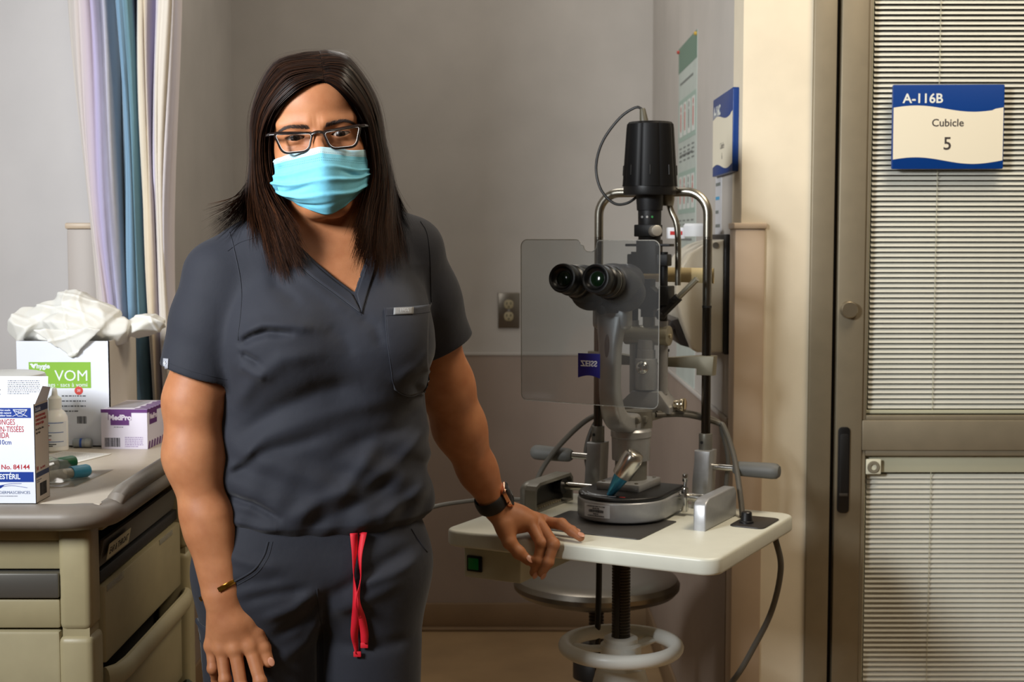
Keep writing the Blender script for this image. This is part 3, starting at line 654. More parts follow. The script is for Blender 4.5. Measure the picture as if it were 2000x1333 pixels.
# ------------------------------------------------------------------ patient headrest
hr = empty('patient_headrest', (TC.x,TC.y,ZT), -AL, 'steel patient headrest frame with hand grips behind the slit lamp', 'headrest')
HV = .402; UL, UR = -.386, -.168
for uu in (UL, UR):
    b = MB(OS); s_ = 1 if uu == UR else -1
    b.prism([(-.019,0),(.013,0),(.015,.055),(.0165,.088),(.017,.108),(-.0135,.108),(-.0135,.088),(-.017,.055)], .040, Matrix(((1,0,0,uu),(0,0,1,HV-.024),(0,1,0,ZT),(0,0,0,1))), .003)
    b.build('foot_post', M_silver, hr)
    b = MB(OS); b.cyl((uu,HV,.894),(uu,HV,.928),.0125,n=24,bev=.001); sk = b.build('clamp_socket', M_silverd, hr)
    MB(OS).cyl((uu-.003,HV-.0122,.912),(uu-.003,HV-.0130,.912),.003,n=12).build('grub_screw', M_gap, sk)
    MB(OS).cyl((uu,HV,.925),(uu,HV,1.16 if uu == UR else 1.18),.0085,n=20).build('lower_tube', M_pole, hr)
    MB(OS).cyl((uu,HV,1.16),(uu,HV,1.164),.0088,n=20).build('tube_ring', M_gap, hr)
    MB(OS).cyl((uu,HV,1.163),(uu,HV,1.29),.0085,n=20).build('mid_tube', mat('bright_tube', (150,148,140), .18, 1.), hr)
    h0 = uu+s_*.016
    MB(OS).cyl((h0,HV,.867),(uu+s_*.07,HV,.867),.0062,n=16).build('grip_bar', M_chrome, hr)
    b = MB(OS); b.tube([(uu+s_*.055,HV,.867),(uu+s_*.060,HV,.867),(uu+s_*.066,HV,.867),(uu+s_*.128,HV,.8675),(uu+s_*.136,HV,.8675),(uu+s_*.141,HV,.8675),(uu+s_*.1425,HV,.8675)], [.009,.0125,.0135,.0148,.0138,.010,.004], 20); b.build('hand_grip', M_grip, hr)
b = MB(OS); zz = 1.372
b.tube([(UL,HV,1.285)]+[(UL,HV,1.31)]+[(UL+.042-.042*math.cos(R(a)),HV,1.330+.042*math.sin(R(a))) for a in range(0,91,10)]+[(UR-.042+.042*math.sin(R(a)),HV,1.330+.042*math.cos(R(a))) for a in range(0,91,10)]+[(UR,HV,1.31),(UR,HV,1.285)], .0085, 18); b.build('arch_tube', M_steel, hr)
b = MB(OS); b.lathe([(0,0),(.010,0),(.012,.012),(.012,.022),(0,.022)], 18, Matrix.Translation((-.246,HV,1.347))); b.build('lamp_clamp', mat('champagne_enamel'), hr)
b = MB(OS); b.tube(smoothpath([(-.246,HV+.004,1.352),(-.240,HV+.004,1.335),(-.230,HV+.004,1.312),(-.227,HV+.004,1.27),(-.227,HV+.004,1.20)],24), .0058, 14); b.build('fixation_arm', M_steel, hr)
b = MB(OS); nb = 24; fv = []
for i in range(nb+1):
    q = i/nb; u_ = UL-.008+(UR-UL+.016)*q; vv = HV+.012+.045*math.sin(math.pi*q); fv.append((u_, vv))
vv_ = [(u_+OS[0],v_+OS[1]+dv,z_+OS[2]) for dv in (0,.002) for z_ in (1.204,1.232) for u_,v_ in fv]; k = nb+1
ff = []
for i in range(nb):
    ff += [(i,i+1,k+i+1,k+i),(2*k+i,3*k+i,3*k+i+1,2*k+i+1),(i,2*k+i,2*k+i+1,i+1),(k+i,k+i+1,3*k+i+1,3*k+i)]
meshobj('forehead_band', vv_, ff, mat('band_cream', (206,186,138), .45), hr, True)
for uu, s_ in ((UR,1),(UL,-1)):
    b = MB(OS); b.prism([(.016,-.014),(.018,.016),(-.012,.016),(-.085,.009),(-.085,-.007),(-.016,-.008),(-.016,-.020),(.016,-.020)], .022, Matrix(((s_,0,0,uu),(0,0,1,HV-.011),(0,1,0,1.056),(0,0,0,1))), .002); b.build('chinrest_bracket', mat('bracket_enamel', (126,120,102), .45, .3), hr)
b = MB(OS); b.cyl((UR-.078,HV,1.066),(UR-.078,HV,1.078),.003,n=10); b.cyl((UR-.078,HV,1.076),(UR-.078,HV,1.081),.005,n=12); b.build('chinrest_pin', M_blackm, hr)
b = MB(OS); b.tube([(-.330,HV+.01,1.062),(-.305,HV+.002,1.057),(-.277,HV-.002,1.055),(-.249,HV+.002,1.057),(-.224,HV+.01,1.062)], [(.004,.014)]*5, 10, flat=(0,0,1)); b.build('chin_cup', mat('cup_white', (200,196,184), .5), hr)

# ------------------------------------------------------------------ cables
def cable(label, pts, r=.0050, m=M_cable, n=70, name='cable'):
    b = MB(OT); b.tube(smoothpath(pts, n), r, 10); o = b.build(name, m); o.location = (TC.x,TC.y,0); o.rotation_euler = (0,0,-AL)
    return tag(o, label, 'cable', 'slit lamp cables')
cable('grey cable from the slit lamp pivot down to the dimmer plate on the right', [(CU+.03,.335,.965),(-.20,.385,.962),(UR+.012,HV+.028,.945),(UR+.030,HV+.02,.935),(UR+.058,HV-.005,.885),(UR+.085,.355,.82),(UR+.095,.335,.7925)])
cable('shorter grey cable behind the right headrest post', [(CU+.03,.34,.968),(-.21,.395,.966),(UR+.008,HV+.034,.948),(UR+.022,HV+.03,.925),(UR+.034,HV+.028,.88),(UR+.032,HV+.026,.835),(UR+.03,HV+.024,.796)], .0045)
cable('long grey cable looping left of the slit lamp behind the hand grip', [(CU-.03,.335,.962),(UL+.008,HV+.03,.952),(UL-.03,HV+.01,.935),(UL-.07,HV-.02,.89),(UL-.105,HV-.03,.84),(UL-.115,HV-.05,.7955)])
cable('short grey cable dropping beside the left headrest post', [(CU-.03,.34,.965),(UL+.015,HV+.036,.955),(UL-.018,HV+.028,.93),(UL-.035,HV+.022,.88),(UL-.030,HV+.02,.835),(UL-.022,HV+.016,.795)], .0045)
cable('grey power cable hanging in a loop from the right of the table to the floor', [(-.02,.36,.755),(-.012,.37,.70),(-.03,.38,.62),(-.07,.40,.54),(-.12,.43,.46),(-.18,.45,.40),(-.26,.44,.34),(-.30,.40,.2),(-.33,.42,.03),(-.2,.5,.006),(-.05,.6,.006)], .0055)
cable('black cable hanging under the table beside the spindle', [(-.318,.26,.76),(-.318,.26,.66),(-.322,.265,.56),(-.325,.28,.44),(-.30,.3,.25),(-.28,.36,.02),(-.2,.45,.006)], .0055, mat('black_cable'))
cable('grey cord trailing from the far left edge of the table behind the person', [(-.470,.285,.7965),(-.51,.265,.797),(-.56,.20,.800),(-.61,.12,.790),(-.65,.05,.74),(-.66,.03,.6),(-.66,.03,.3),(-.66,.04,.006)], .004)

# ------------------------------------------------------------------ stool
so = empty('round_stool', (.181,3.0,0), 0, 'round stainless steel stool behind the instrument table', 'stool')
M_ss = mat('brushed_stainless', (132,126,116), .28, 1., bump=.05, bscale=80)
MB().lathe([(0,.572),(.12,.570),(.158,.568),(.172,.562),(.178,.552),(.177,.542),(.168,.532),(.14,.522),(.10,.514),(.05,.510),(0,.510)], 72).build('seat', M_ss, so)
prof = [(0,.40)]; z = .40
while z < .512: prof += [(.0165,z),(.0165,z+.003),(.014,z+.0045),(.014,z+.006)]; z += .0075
MB().lathe(prof+[(0,.512)], 20).build('screw_post', mat('oiled_steel'), so)
MB().lathe([(0,.34),(.05,.345),(.05,.385),(.034,.415),(.022,.42),(0,.42)], 32).build('collar', mat('collar_black', (28,25,22), .4), so)
MB().lathe([(0,.1),(.024,.1),(.024,.35),(0,.35)], 24).build('column', M_ss, so)
for k in range(5):
    a = R(18+72*k); d = Vector((math.cos(a),math.sin(a),0))
    lg = MB().tube([d*.02+Vector((0,0,.12)), d*.12+Vector((0,0,.10)), d*.23+Vector((0,0,.066))], [(.014,.018),(.012,.016),(.010,.014)], 10, flat=(0,0,1)).build('leg', M_ss, so)
    c_ = d*.235; MB().cyl((c_.x-.012*d.y,c_.y+.012*d.x,.028),(c_.x+.012*d.y,c_.y-.012*d.x,.028),.028,n=18,bev=.004).build('caster', M_black, lg)
# ------------------------------------------------------------------ distance-field modelling for organic shapes
f32 = np.float32
def V3(*a): return np.array(a, dtype=f32)
def smin(a, b, k):
    h = np.clip(.5+.5*(b-a)/k, 0, 1); return b+(a-b)*h-k*h*(1-h)
def smax(a, b, k): return -smin(-a, -b, k)
def ssub(a, b, k): return smax(a, -b, k)
def rcone(P, a, b, ra, rb):
    a = np.asarray(a, f32); b = np.asarray(b, f32); ab = b-a
    t = np.clip(((P-a)@ab)/max(1e-9, float(ab@ab)), 0, 1)
    return np.linalg.norm(P-(a+t[:,None]*ab), axis=1)-(ra+(rb-ra)*t)
def ellip(P, c, r, Rm=None):
    q = P-np.asarray(c, f32)
    if Rm is not None: q = q@np.asarray(Rm, f32)
    r = np.asarray(r, f32); k0 = np.linalg.norm(q/r, axis=1); k1 = np.linalg.norm(q/(r*r), axis=1)
    return k0*(k0-1)/np.maximum(k1, 1e-6)
def polyd(x, y, pts):
    """distance in 2D to a polyline, and the parameter along it"""
    best = np.full(x.shape, 9., f32); tt = np.zeros(x.shape, f32); n = len(pts)-1
    for i in range(n):
        ax, ay = pts[i]; bx, by = pts[i+1]; dx, dy = bx-ax, by-ay
        t = np.clip(((x-ax)*dx+(y-ay)*dy)/(dx*dx+dy*dy), 0, 1); d = np.hypot(x-ax-t*dx, y-ay-t*dy)
        m = d < best; best = np.where(m, d, best); tt = np.where(m, (i+t)/n, tt)
    return best, tt

def iso_mesh(f, lo, hi, res, levels=4, lip=1.6, project=1):
    """surface nets on a sparse lattice; returns verts, quads"""
    lo = np.asarray(lo, np.float64); hi = np.asarray(hi, np.float64)
    big = res*2**levels; nb = np.ceil((hi-lo)/big).astype(int)
    I = np.stack(np.meshgrid(*[np.arange(k) for k in nb], indexing='ij'), -1).reshape(-1, 3); s = big
    for lv in range(levels+1):
        ctr = (lo+(I+.5)*s).astype(f32)
        I = I[np.abs(f(ctr)) < .87*s*lip]
        if lv < levels:
            o = np.array([[i, j, k] for i in (0,1) for j in (0,1) for k in (0,1)])
            I = (I[:,None,:]*2+o[None]).reshape(-1, 3); s /= 2
    dims = nb*2**levels+3
    key = lambda A: (A[...,0].astype(np.int64)*dims[1]+A[...,1])*dims[2]+A[...,2]
    offs = np.array([[i, j, k] for i in (0,1) for j in (0,1) for k in (0,1)])
    ck = key(I[:,None,:]+offs[None]); uk, inv = np.unique(ck, return_inverse=True); inv = inv.reshape(ck.shape)
    ux = np.stack([uk//(dims[1]*dims[2]), (uk//dims[2])%dims[1], uk%dims[2]], -1)
    val = f((lo+ux*res).astype(f32)); cv = val[inv]
    mixed = ((cv < 0).any(1) & (cv >= 0).any(1)); I = I[mixed]; cv = cv[mixed]
    o = np.argsort(key(I)); I = I[o]; cv = cv[o]; kk = key(I)
    acc = np.zeros((len(I), 3)); cnt = np.zeros(len(I))
    for a in range(8):
        for b in range(a+1, 8):
            if np.abs(offs[a]-offs[b]).sum() != 1: continue
            m = (cv[:,a] < 0) != (cv[:,b] < 0); t = cv[m,a]/(cv[m,a]-cv[m,b])
            acc[m] += offs[a]+t[:,None]*(offs[b]-offs[a]); cnt[m] += 1
    X = lo+(I+acc/cnt[:,None])*res
    quads = []
    for ax in range(3):
        e = np.zeros(3, int); e[ax] = 1; ci = int(e[0]*4+e[1]*2+e[2])
        m = (cv[:,0] < 0) != (cv[:,ci] < 0); base = I[m]; neg = cv[m,0] < 0
        b = np.zeros(3, int); b[(ax+1)%3] = 1; c = np.zeros(3, int); c[(ax+2)%3] = 1
        idx = []; ok = np.ones(len(base), bool)
        for d in (base, base-b, base-b-c, base-c):
            k = key(d); p = np.searchsorted(kk, k); p = np.minimum(p, len(kk)-1); ok &= kk[p] == k; idx.append(p)
        q = np.stack(idx, 1); q[~neg] = q[~neg][:,::-1]; quads.append(q[ok])
    Q = np.concatenate(quads); Xf = X.astype(f32)
    for _ in range(project):
        d0 = f(Xf); h = f32(res*.5); g = np.stack([f(Xf+h*np.eye(3, dtype=f32)[k])-d0 for k in range(3)], 1)/h
        st = d0/np.maximum((g*g).sum(1), .05); st = np.clip(st, -res*.5, res*.5); Xf = Xf-g*st[:,None]
    return Xf, Q

def npmesh(name, X, Q, m, parent=None, smooth=True):
    me = bpy.data.meshes.new(name); n = len(Q); k = Q.shape[1]
    me.vertices.add(len(X)); me.vertices.foreach_set('co', np.ascontiguousarray(X, f32).ravel())
    me.loops.add(n*k); me.loops.foreach_set('vertex_index', Q.astype(np.int32).ravel())
    me.polygons.add(n); me.polygons.foreach_set('loop_start', np.arange(0, n*k, k, dtype=np.int32)); 
    me.update(calc_edges=True); me.validate()
    if smooth: me.polygons.foreach_set('use_smooth', np.ones(len(me.polygons), bool))
    o = bpy.data.objects.new(name, me); C.objects.link(o); me.materials.append(m)
    if parent: o.parent = parent
    return o
# ------------------------------------------------------------------ supply cart
ct = empty('supply_cart', (-.87,2.24,0), 0, 'beige medical supply cart with grey edged worktop on the left', 'cart')
OC = (.87,-2.24,0)
M_cart = mat('cart_beige', (156,145,112), .45, var=.02, scale=25, bump=.06, bscale=300)
M_cartL = mat('cart_beige_light', (168,158,126), .42, var=.02, scale=25)
M_ctop = mat('worktop_laminate', (196,186,170), .42, var=.012, scale=60)
M_edge = mat('grey_edge_bumper', (122,114,104), .42, var=.03, scale=40)
MB(OC).box((-1.16,1.955,.895),(-.572,2.575,.92),.004).build('worktop', M_ctop, ct)
# bullnose bumper along front and right, with a raised lip on the right side
b = MB(OC); pth = [(-1.17,1.948,.9015)]+[(-.62+.048*math.sin(R(a)),1.948+.048-.048*math.cos(R(a)),.9015) for a in range(0,91,9)]+[(-.572,2.1,.9015),(-.572,2.575,.9015)]
b.tube(pth, [(.0185,.026)]*len(pth), 18, flat=(0,0,1)); bump = b.build('edge_bumper', M_edge, ct)
b = MB(OC); b.tube([(-.566,1.988,.905),(-.562,2.0,.918),(-.560,2.03,.9235),(-.560,2.3,.9235),(-.560,2.575,.9235)], [(.006,.012),(.011,.014),(.0125,.0145),(.0125,.0145),(.0125,.0145)], 16, flat=(0,0,1)); b.build('spill_lip', M_edge, bump)
# frame
for (x0, x1, y0, y1) in ((-.638,-.592,1.968,2.02),(-.635,-.578,2.495,2.545)):
    b = MB(OC); b.box((x0,y0,.735),(x1,y1,.885),.010,3); b.box((x0-.002,y0-.002,.06),(x1+.002,y1+.002,.728),.010,3); b.box((x0+.004,y0+.004,.72),(x1-.004,y1-.004,.74)); b.build('corner_post', M_cart, ct)
for (x0, x1, y0, y1) in ((-1.15,-1.1,1.968,2.02),(-1.15,-1.1,2.495,2.545)):
    MB(OC).box((x0,y0,.06),(x1,y1,.885),.010,3).build('corner_post', M_cart, ct)
MB(OC).box((-1.14,2.0,.06),(-.64,2.53,.885)).build('carcass', mat('cart_inner_dark', (40,37,32), .6), ct)
# end panel facing the room: recess, aluminium rail, lower panels
MB(OC).box((-1.10,1.984,.82),(-.637,2.0,.862),.003).build('end_panel', M_cart, ct)
MB(OC).box((-1.10,1.979,.862),(-.637,2.0,.886),.003).build('end_panel', M_cartL, ct)
b = MB(OC); b.box((-1.10,1.968,.782),(-.637,2.0,.818),.003); b.build('end_rail', mat('rail_aluminium', (120,118,112), .35, .7), ct)
MB(OC).box((-1.10,1.972,.738),(-.637,2.0,.780),.004).build('end_panel', M_cart, ct)
MB(OC).box((-1.10,1.968,.40),(-.637,2.0,.735),.005).build('end_panel', M_cartL, ct)
MB(OC).box((-1.10,1.972,.07),(-.637,2.0,.395),.004).build('end_panel', M_cart, ct)
# drawer side facing the person
MB(OC).box((-.62,2.02,.868),(-.588,2.495,.886),.003).build('top_rail', M_cart, ct)
tr = MB(OC); tr.prism([(0,0),(.006,0),(.014,.040),(.008,.040)], .452, Matrix(((1,0,0,-.604),(0,0,1,2.03),(0,1,0,.812),(0,0,0,1))), .0015); tro = tr.build('sample_tray', mat('tray_grey', (92,90,84), .4, .2), ct)
MB(OC).box((-.636,2.03,.812),(-.606,2.48,.835)).build('tray_bin', M_gap, tro)
LM = frame((-.5905+.87,2.042-2.24,.822),(0,1,0),(.2,0,1))
MB().box((0,-.002,0),(.118,.022,.0006), M=LM).build('label_strip', mat('label_paper', (196,186,152), .6), tro)
text('EAR & THROAT', .0145, LM @ Matrix.Translation((.059,.005,.0007)), M_print, tro, align='CENTER', bold=.0003)
MB(OC).box((-.62,2.022,.790),(-.594,2.493,.808),.002).build('black_rail', mat('rail_black', (22,22,22), .5), ct)  # black band below the sample tray
for k, (z0, z1) in enumerate(((.672,.786),(.505,.622),(.30,.455),(.10,.25))):
    d_ = MB(OC).box((-.618,2.024,z0),(-.588,2.49,z1),.004).build('drawer', M_cart, ct)
    hb_ = MB(OC); hb_.tube([(-.590,2.022,z0-.022),(-.578,2.04,z0-.022),(-.574,2.08,z0-.022),(-.574,2.46,z0-.022),(-.578,2.49,z0-.022),(-.586,2.5,z0-.022)], [(.017,.010)]*6, 12, flat=(0,0,1)); hb_.build('handle', M_cartL if k != 1 else mat('handle_dark_green', (48,58,48), .45), d_)
    if k == 0:
        for yy in (2.03,2.34): MB(OC).box((-.5878,yy,.776),(-.587,yy+.09,.785),.0003).build('label_holder', clear('clear_label', (230,230,220), .3, (210,206,190)), d_)
for (x, y) in ((-.61,2.0),(-.61,2.52),(-1.12,2.0),(-1.12,2.52)):
    MB(OC).cyl((x-.012,y,.032),(x+.012,y,.032),.032,n=20,bev=.004).cyl((x,y,.05),(x,y,.07),.012,n=12).build('caster', M_black, ct)

# ------------------------------------------------------------------ things on the worktop
ZW = .92
FX = lambda o: frame(o, (1,0,0), (0,0,1))
FS = lambda o: frame(o, (0,1,0), (0,0,1))
M_card = mat('carton_white', (222,226,236), .5); M_inkb = mat('carton_blue', (0,50,140), .45); M_inkr = mat('carton_red', (178,36,44), .5); M_cside = mat('carton_side', (206,198,186), .55)
def bars(M, x, y, w, h, parent, m=M_print, seed=1, s=1.):
    random.seed(seed); b = MB(); xx = x
    while xx < x+w-.0008*s: q = random.choice((.0004,.0007,.0011))*s; b.box((xx,y,0),(xx+q,y+h,.00012), M=M); xx += q+random.choice((.0004,.0007))*s
    b.build('barcode', m, parent, False)
def slabM(name, M, x0, x1, y0, y1, m, parent): return MB().box((x0,y0,0),(x1,y1,.00012), M=M).build(name, m, parent, False)
def greek(M, x, y, w, n, dy, h, parent, m, seed=5):
    """rows of fine print too small to read"""
    random.seed(seed); b = MB()
    for r in range(n):
        xx = x
        while xx < x+w*(1 if r < n-1 else .6):
            q = random.uniform(.6,2.2)*h*1.4; b.box((xx,y-r*dy,0),(min(xx+q,x+w),y-r*dy+h,.0001), M=M); xx += q+h*.7
    b.build('fine_print', m, parent, False)

# gauze sponge box, top flaps open
bx = empty('sponge_box', (-.725,1.985,ZW), 0, 'white and blue sponge carton marked No. 84144 at the worktop front', 'box')
W2, HB, DB = .065, .139, .058
bw = MB()
for lo, hi in (((-W2,-.033,0),(W2,-.0322,HB)),((-W2,.0242,0),(W2,.025,HB)),((-W2,-.0322,0),(-W2+.0008,.0242,HB)),((-W2,-.033,0),(W2,.025,.0008))): bw.box(lo, hi)
bw.build('carton', M_card, bx, False)
MB().box((W2-.0008,-.033,0),(W2,.025,HB)).build('side_panel', M_cside, bx, False)
MB().box((-W2,0,0),(W2,.0008,.033), M=Matrix.Translation((0,.0245,HB)) @ Matrix.Rotation(R(-8),4,'X')).build('top_flap', M_card, bx, False)
MB().prism([(-.028,0),(.024,0),(.020,.02),(-.02,.026)], .0008, frame((W2-.0006,-.002,HB),(0,1,0),(.35,0,1))).build('side_flap', M_card, bx, False)
MB().box((-W2+.001,-.032,HB-.006),(W2-.001,.024,HB-.003)).build('gauze', mat('gauze_white', (232,236,240), .9, bump=.5, bscale=400), bx, False)
FLP = Matrix.Translation((0,.0245,HB)) @ Matrix.Rotation(R(-8),4,'X') @ FX((0,-.0002,0))
greek(FLP, .008, .026, .046, 8, .0026, .0012, bx, mat('carton_grey_print', (90,94,104), .6), 8)
greek(FLP, -.044, .013, .042, 4, .0032, .0017, bx, M_print, 9)
FF = FX((W2,-.0331,HB))
def ft(s_, size, xr, y, m, **k): return text(s_, size, FF @ Matrix.Translation((xr,y,.0001)), m, bx, align='RIGHT', **k)
slabM('blue_panel', FF, -.13, -.0046, -.0190, -.0050, M_inkb, bx)
M_pw = mat('print_white', (225,230,240), .5)
for k, s_ in enumerate(('Not made','with natural','rubber latex')): text(s_, .0037, FF @ Matrix.Translation((-.0405,-.0093-k*.0038,.0002)), M_pw, bx, align='CENTER', bold=.00006)
tri = MB()
def ln2(p, q, r=.00045): tri.tube([FF @ Vector((p[0],p[1],.0003)), FF @ Vector((q[0],q[1],.0003))], r, 4)
for p, q in (((-.029,-.0075),(-.0095,-.0075)),((-.029,-.0075),(-.0225,-.0165)),((-.0095,-.0075),(-.0160,-.0165)),((-.0225,-.0165),(-.0160,-.0165)),((-.030,-.0170),(-.0095,-.0075)),((-.029,-.0080),(-.0095,-.0170))): ln2(p, q)
tri.build('latex_symbol', M_pw, bx, False); text('LATEX', .0035, FF @ Matrix.Translation((-.0193,-.0108,.0003)), M_pw, bx, align='CENTER')
ft('ÉPONGES', .0115, -.0268, -.0285, M_inkr, sx=.66); ft('NON-TISSÉES', .0115, -.0148, -.0385, M_inkr, sx=.66); ft('NO TEJIDA', .0115, -.0356, -.0470, M_inkr, sx=.66)
ft('10cm x 10cm', .0095, -.0323, -.0560, M_inkb, sx=.84)
ft('No. 84144', .0092, -.0080, -.0905, M_inkr, bold=.00012)
slabM('blue_band', FF, -.13, -.0030, -.1085, -.0945, M_inkb, bx); ft('NO ESTÉRIL', .0100, -.0215, -.1043, M_pw, bold=.00025, sx=.86)
ft('DERMASCIENCES', .0056, -.0082, -.1250, mat('ink_slate', (90,104,140), .5)); greek(FF, -.052, -.1287, .042, 1, .002, .0009, bx, mat('carton_grey_print'), 4)
bd = MB(); bd.prism([(-.062,-.1225),(-.052,-.1135),(-.043,-.1120),(-.048,-.1165)], .0002, FF); bd.tube([FF @ Vector(p) for p in smoothpath([(-.055,-.1175,.0002),(-.040,-.1115,.0002),(-.020,-.1105,.0002)],10)], .0003, 4); bd.tube([FF @ Vector(p) for p in smoothpath([(-.05,-.1155,.0002),(-.033,-.1135,.0002),(-.012,-.1165,.0002)],10)], .00025, 4); bd.build('bird_logo', M_inkb, bx, False)
FB = FS((W2+.0001,-.033,HB))
slabM('blue_panel', FB, .002, .056, -.0125, -.003, mat('carton_navy', (30,48,92), .5), bx); text('DuSoft', .0075, FB @ Matrix.Translation((.004,-.0105,.0002)), M_pw, bx)
for k, s_ in enumerate(('NON-WOVEN SPONGES','COMPRESSES NON-TISSÉES','ESPONJA NO TEJIDA')): text(s_, .0048, FB @ Matrix.Translation((.004,-.0195-k*.0055,.0002)), M_inkr, bx, sx=.78)
text('4in x 4in 10cm x 10cm', .0040, FB @ Matrix.Translation((.004,-.0375,.0002)), M_print, bx, sx=.9); text('4 ply / 4 plis', .0038, FB @ Matrix.Translation((.004,-.0425,.0002)), M_print, bx)
text('50', .008, FB @ Matrix.Translation((.004,-.0935,.0002)), M_inkr, bx); text('No. 84144', .0046, FB @ Matrix.Translation((.02,-.0935,.0002)), M_inkr, bx)
slabM('blue_band', FB, .002, .056, -.1035, -.0965, mat('carton_navy'), bx); bars(FB, .016, -.131, .03, .018, bx, M_print, 3, 1.2); greek(FB, .004, -.108, .02, 2, .0025, .0011, bx, mat('carton_grey_print'), 6)

# bag dispenser carton with crumpled bags
vb = empty('emesis_bag_box', (-.789,2.58,ZW), 0, 'white carton with green VOM label holding crumpled bags', 'box')
HV_ = .187
b = MB()
for lo, hi in (((-.0815,-.09,0),(.0815,-.088,HV_)),((-.0815,.088,0),(.0815,.09,HV_)),((-.0815,-.088,0),(-.0795,.088,HV_)),((-.0815,-.09,0),(.0815,.09,.002))): b.box(lo, hi)
b.build('carton', M_card, vb, False); MB().box((.0795,-.09,0),(.0815,.09,HV_)).build('side_panel', M_cside, vb, False)
FV = FX((-.0815,-.0901,HV_)); M_grn = mat('label_green', (128,178,44), .5)
slabM('green_label', FV, .021, .130, -.083, -.037, M_grn, vb)
text('hygie', .0115, FV @ Matrix.Translation((.0345,-.0480,.0002)), M_pw, vb, bold=.0004); 
lf = MB(); lf.sphere((0,0,0),(.0022,.0045,.0001),10, FV @ Matrix.Translation((.0285,-.0445,.0002)) @ Matrix.Rotation(R(40),4,'Z')); lf.sphere((0,0,0),(.002,.0036,.0001),10, FV @ Matrix.Translation((.0318,-.0425,.0002)) @ Matrix.Rotation(R(-40),4,'Z')); lf.sphere((0,0,0),(.0016,.0030,.0001),10, FV @ Matrix.Translation((.0262,-.0412,.0002)) @ Matrix.Rotation(R(80),4,'Z')); lf.build('leaf_logo', M_pw, vb, False)
text('VOM', .0270, FV @ Matrix.Translation((.0660,-.0700,.0002)), M_pw, vb)
text('bags · sacs à vomi', .0105, FV @ Matrix.Translation((.124,-.0805,.0002)), M_pw, vb, align='RIGHT')
b = MB(); b.cyl(FV @ Vector((.108,-.0875,0)), FV @ Vector((.108,-.0875,.0003)), .0075, n=24); b.build('red_stamp', mat('stamp_red', (206,66,58), .5), vb, False); text('20', .006, FV @ Matrix.Translation((.108,-.0892,.0004)), M_pw, vb, align='CENTER')
greek(FV, .078, -.098, .042, 4, .009, .0022, vb, mat('carton_grey_print'), 12); bars(FV, .104, -.146, .018, .013, vb, M_print, 5, 1.)

_rc = np.random.default_rng(11)
def faceted(P, c, r, rot, n, k=.05):
    """a puffed pouch with flat facets and soft creases"""
    q = ((P-np.asarray(c, f32))@np.asarray(Matrix.Rotation(R(rot),3,'Y'), f32))/np.asarray(r, f32); d = None
    for i in range(n):
        v = _rc.standard_normal(3).astype(f32); v /= np.linalg.norm(v); e = q@v-f32(.80+.16*_rc.random())
        d = e if d is None else smax(d, e, k)
    return smax(d, np.linalg.norm(q, axis=1)-1.08, k)*min(r)
def crumple(P):
    """film pouches heaped over the carton mouth"""
    global _rc
    _rc = np.random.default_rng(11)
    x, y, z = P[:,0], P[:,1], P[:,2]
    d = faceted(P, (-.790,2.575,1.116), (.080,.074,.028), 0, 20)
    for c, r, rot in (((-.864,2.560,1.128),(.044,.045,.034),15),((-.828,2.565,1.140),(.052,.048,.036),-22),((-.780,2.560,1.148),(.060,.05,.044),14),((-.738,2.560,1.134),(.040,.05,.038),48),((-.712,2.555,1.122),(.026,.04,.030),60),((-.672,2.575,1.128),(.042,.036,.021),-10),((-.772,2.522,1.128),(.055,.028,.026),8)):
        d = smin(d, faceted(P, c, r, rot, 22), .004)
    # hanging corner of film
    px, pz = x+.772, z-1.078
    tri_ = np.maximum(np.maximum(-pz*.8-px*.6, -pz*.8+px*.75), pz-.05); sheet = np.abs(y-(2.4845+.004*np.sin(x*70)))-.0018
    d = smin(d, np.maximum(tri_, sheet), .004)
    w = x*26+3*np.sin(z*33+y*12); w2 = z*38+x*31+2*np.sin(x*40)
    return (d-np.maximum(0, 1-np.abs(np.sin(w))*2.5)*.0022-np.maximum(0, 1-np.abs(np.sin(w2))*2.5)*.0018)*.8
Xc, Qc = iso_mesh(crumple, (-.97,2.44,1.06), (-.60,2.70,1.24), .0020, 3, 1.8)
mb_ = bpy.data.materials.new('frosted_bag_film'); mb_.use_nodes = True; bb = mb_.node_tree.nodes['Principled BSDF']; bb.inputs['Base Color'].default_value = srgb(222,221,214); bb.inputs['Roughness'].default_value = .55
bb.inputs['Subsurface Weight'].default_value = .5; bb.inputs['Subsurface Radius'].default_value = (1,.95,.85); bb.inputs['Subsurface Scale'].default_value = .012
cb = empty('emesis_bags', (-.79,2.58,ZW+.187), 0, 'crumpled frosted white plastic bags bulging from the VOM carton', 'bags')
npmesh('bag_film', Xc-np.array((-.79,2.58,ZW+.187), f32), Qc, mb_, cb)

# purple glove box
gb = empty('glove_box', (-.672,2.53,ZW), R(-3), 'purple and white MedPro carton beside the VOM carton', 'box')
M_pur = mat('carton_purple', (92,36,110), .45); M_lil = mat('carton_lilac_white', (218,212,226), .5)
MB().box((-.041,-.07,0),(.041,.07,.07),.0008).build('carton', M_lil, gb)
FG = FX((-.041,-.0702,.07))
slabM('purple_band', FG, 0, .082, -.006, 0, M_pur, gb)
b = MB(); b.prism([(.017,-.028),(.050,-.028),(.050,-.019),(.054,-.019),(.054,-.006),(.013,-.006),(.013,-.019),(.017,-.019)], .0002, FG); b.build('name_panel', M_pur, gb, False)
text('MedPro', .0125, FG @ Matrix.Translation((.034,-.0185,.0004)), mat('lettering_lilac', (226,216,232), .5), gb, align='CENTER', bold=.0006); greek(FG, .02, -.0225, .027, 2, .0028, .0011, gb, mat('lettering_lilac'), 3); greek(FG, .023, -.032, .024, 1, .002, .0014, gb, mat('carton_grey_print'), 4)
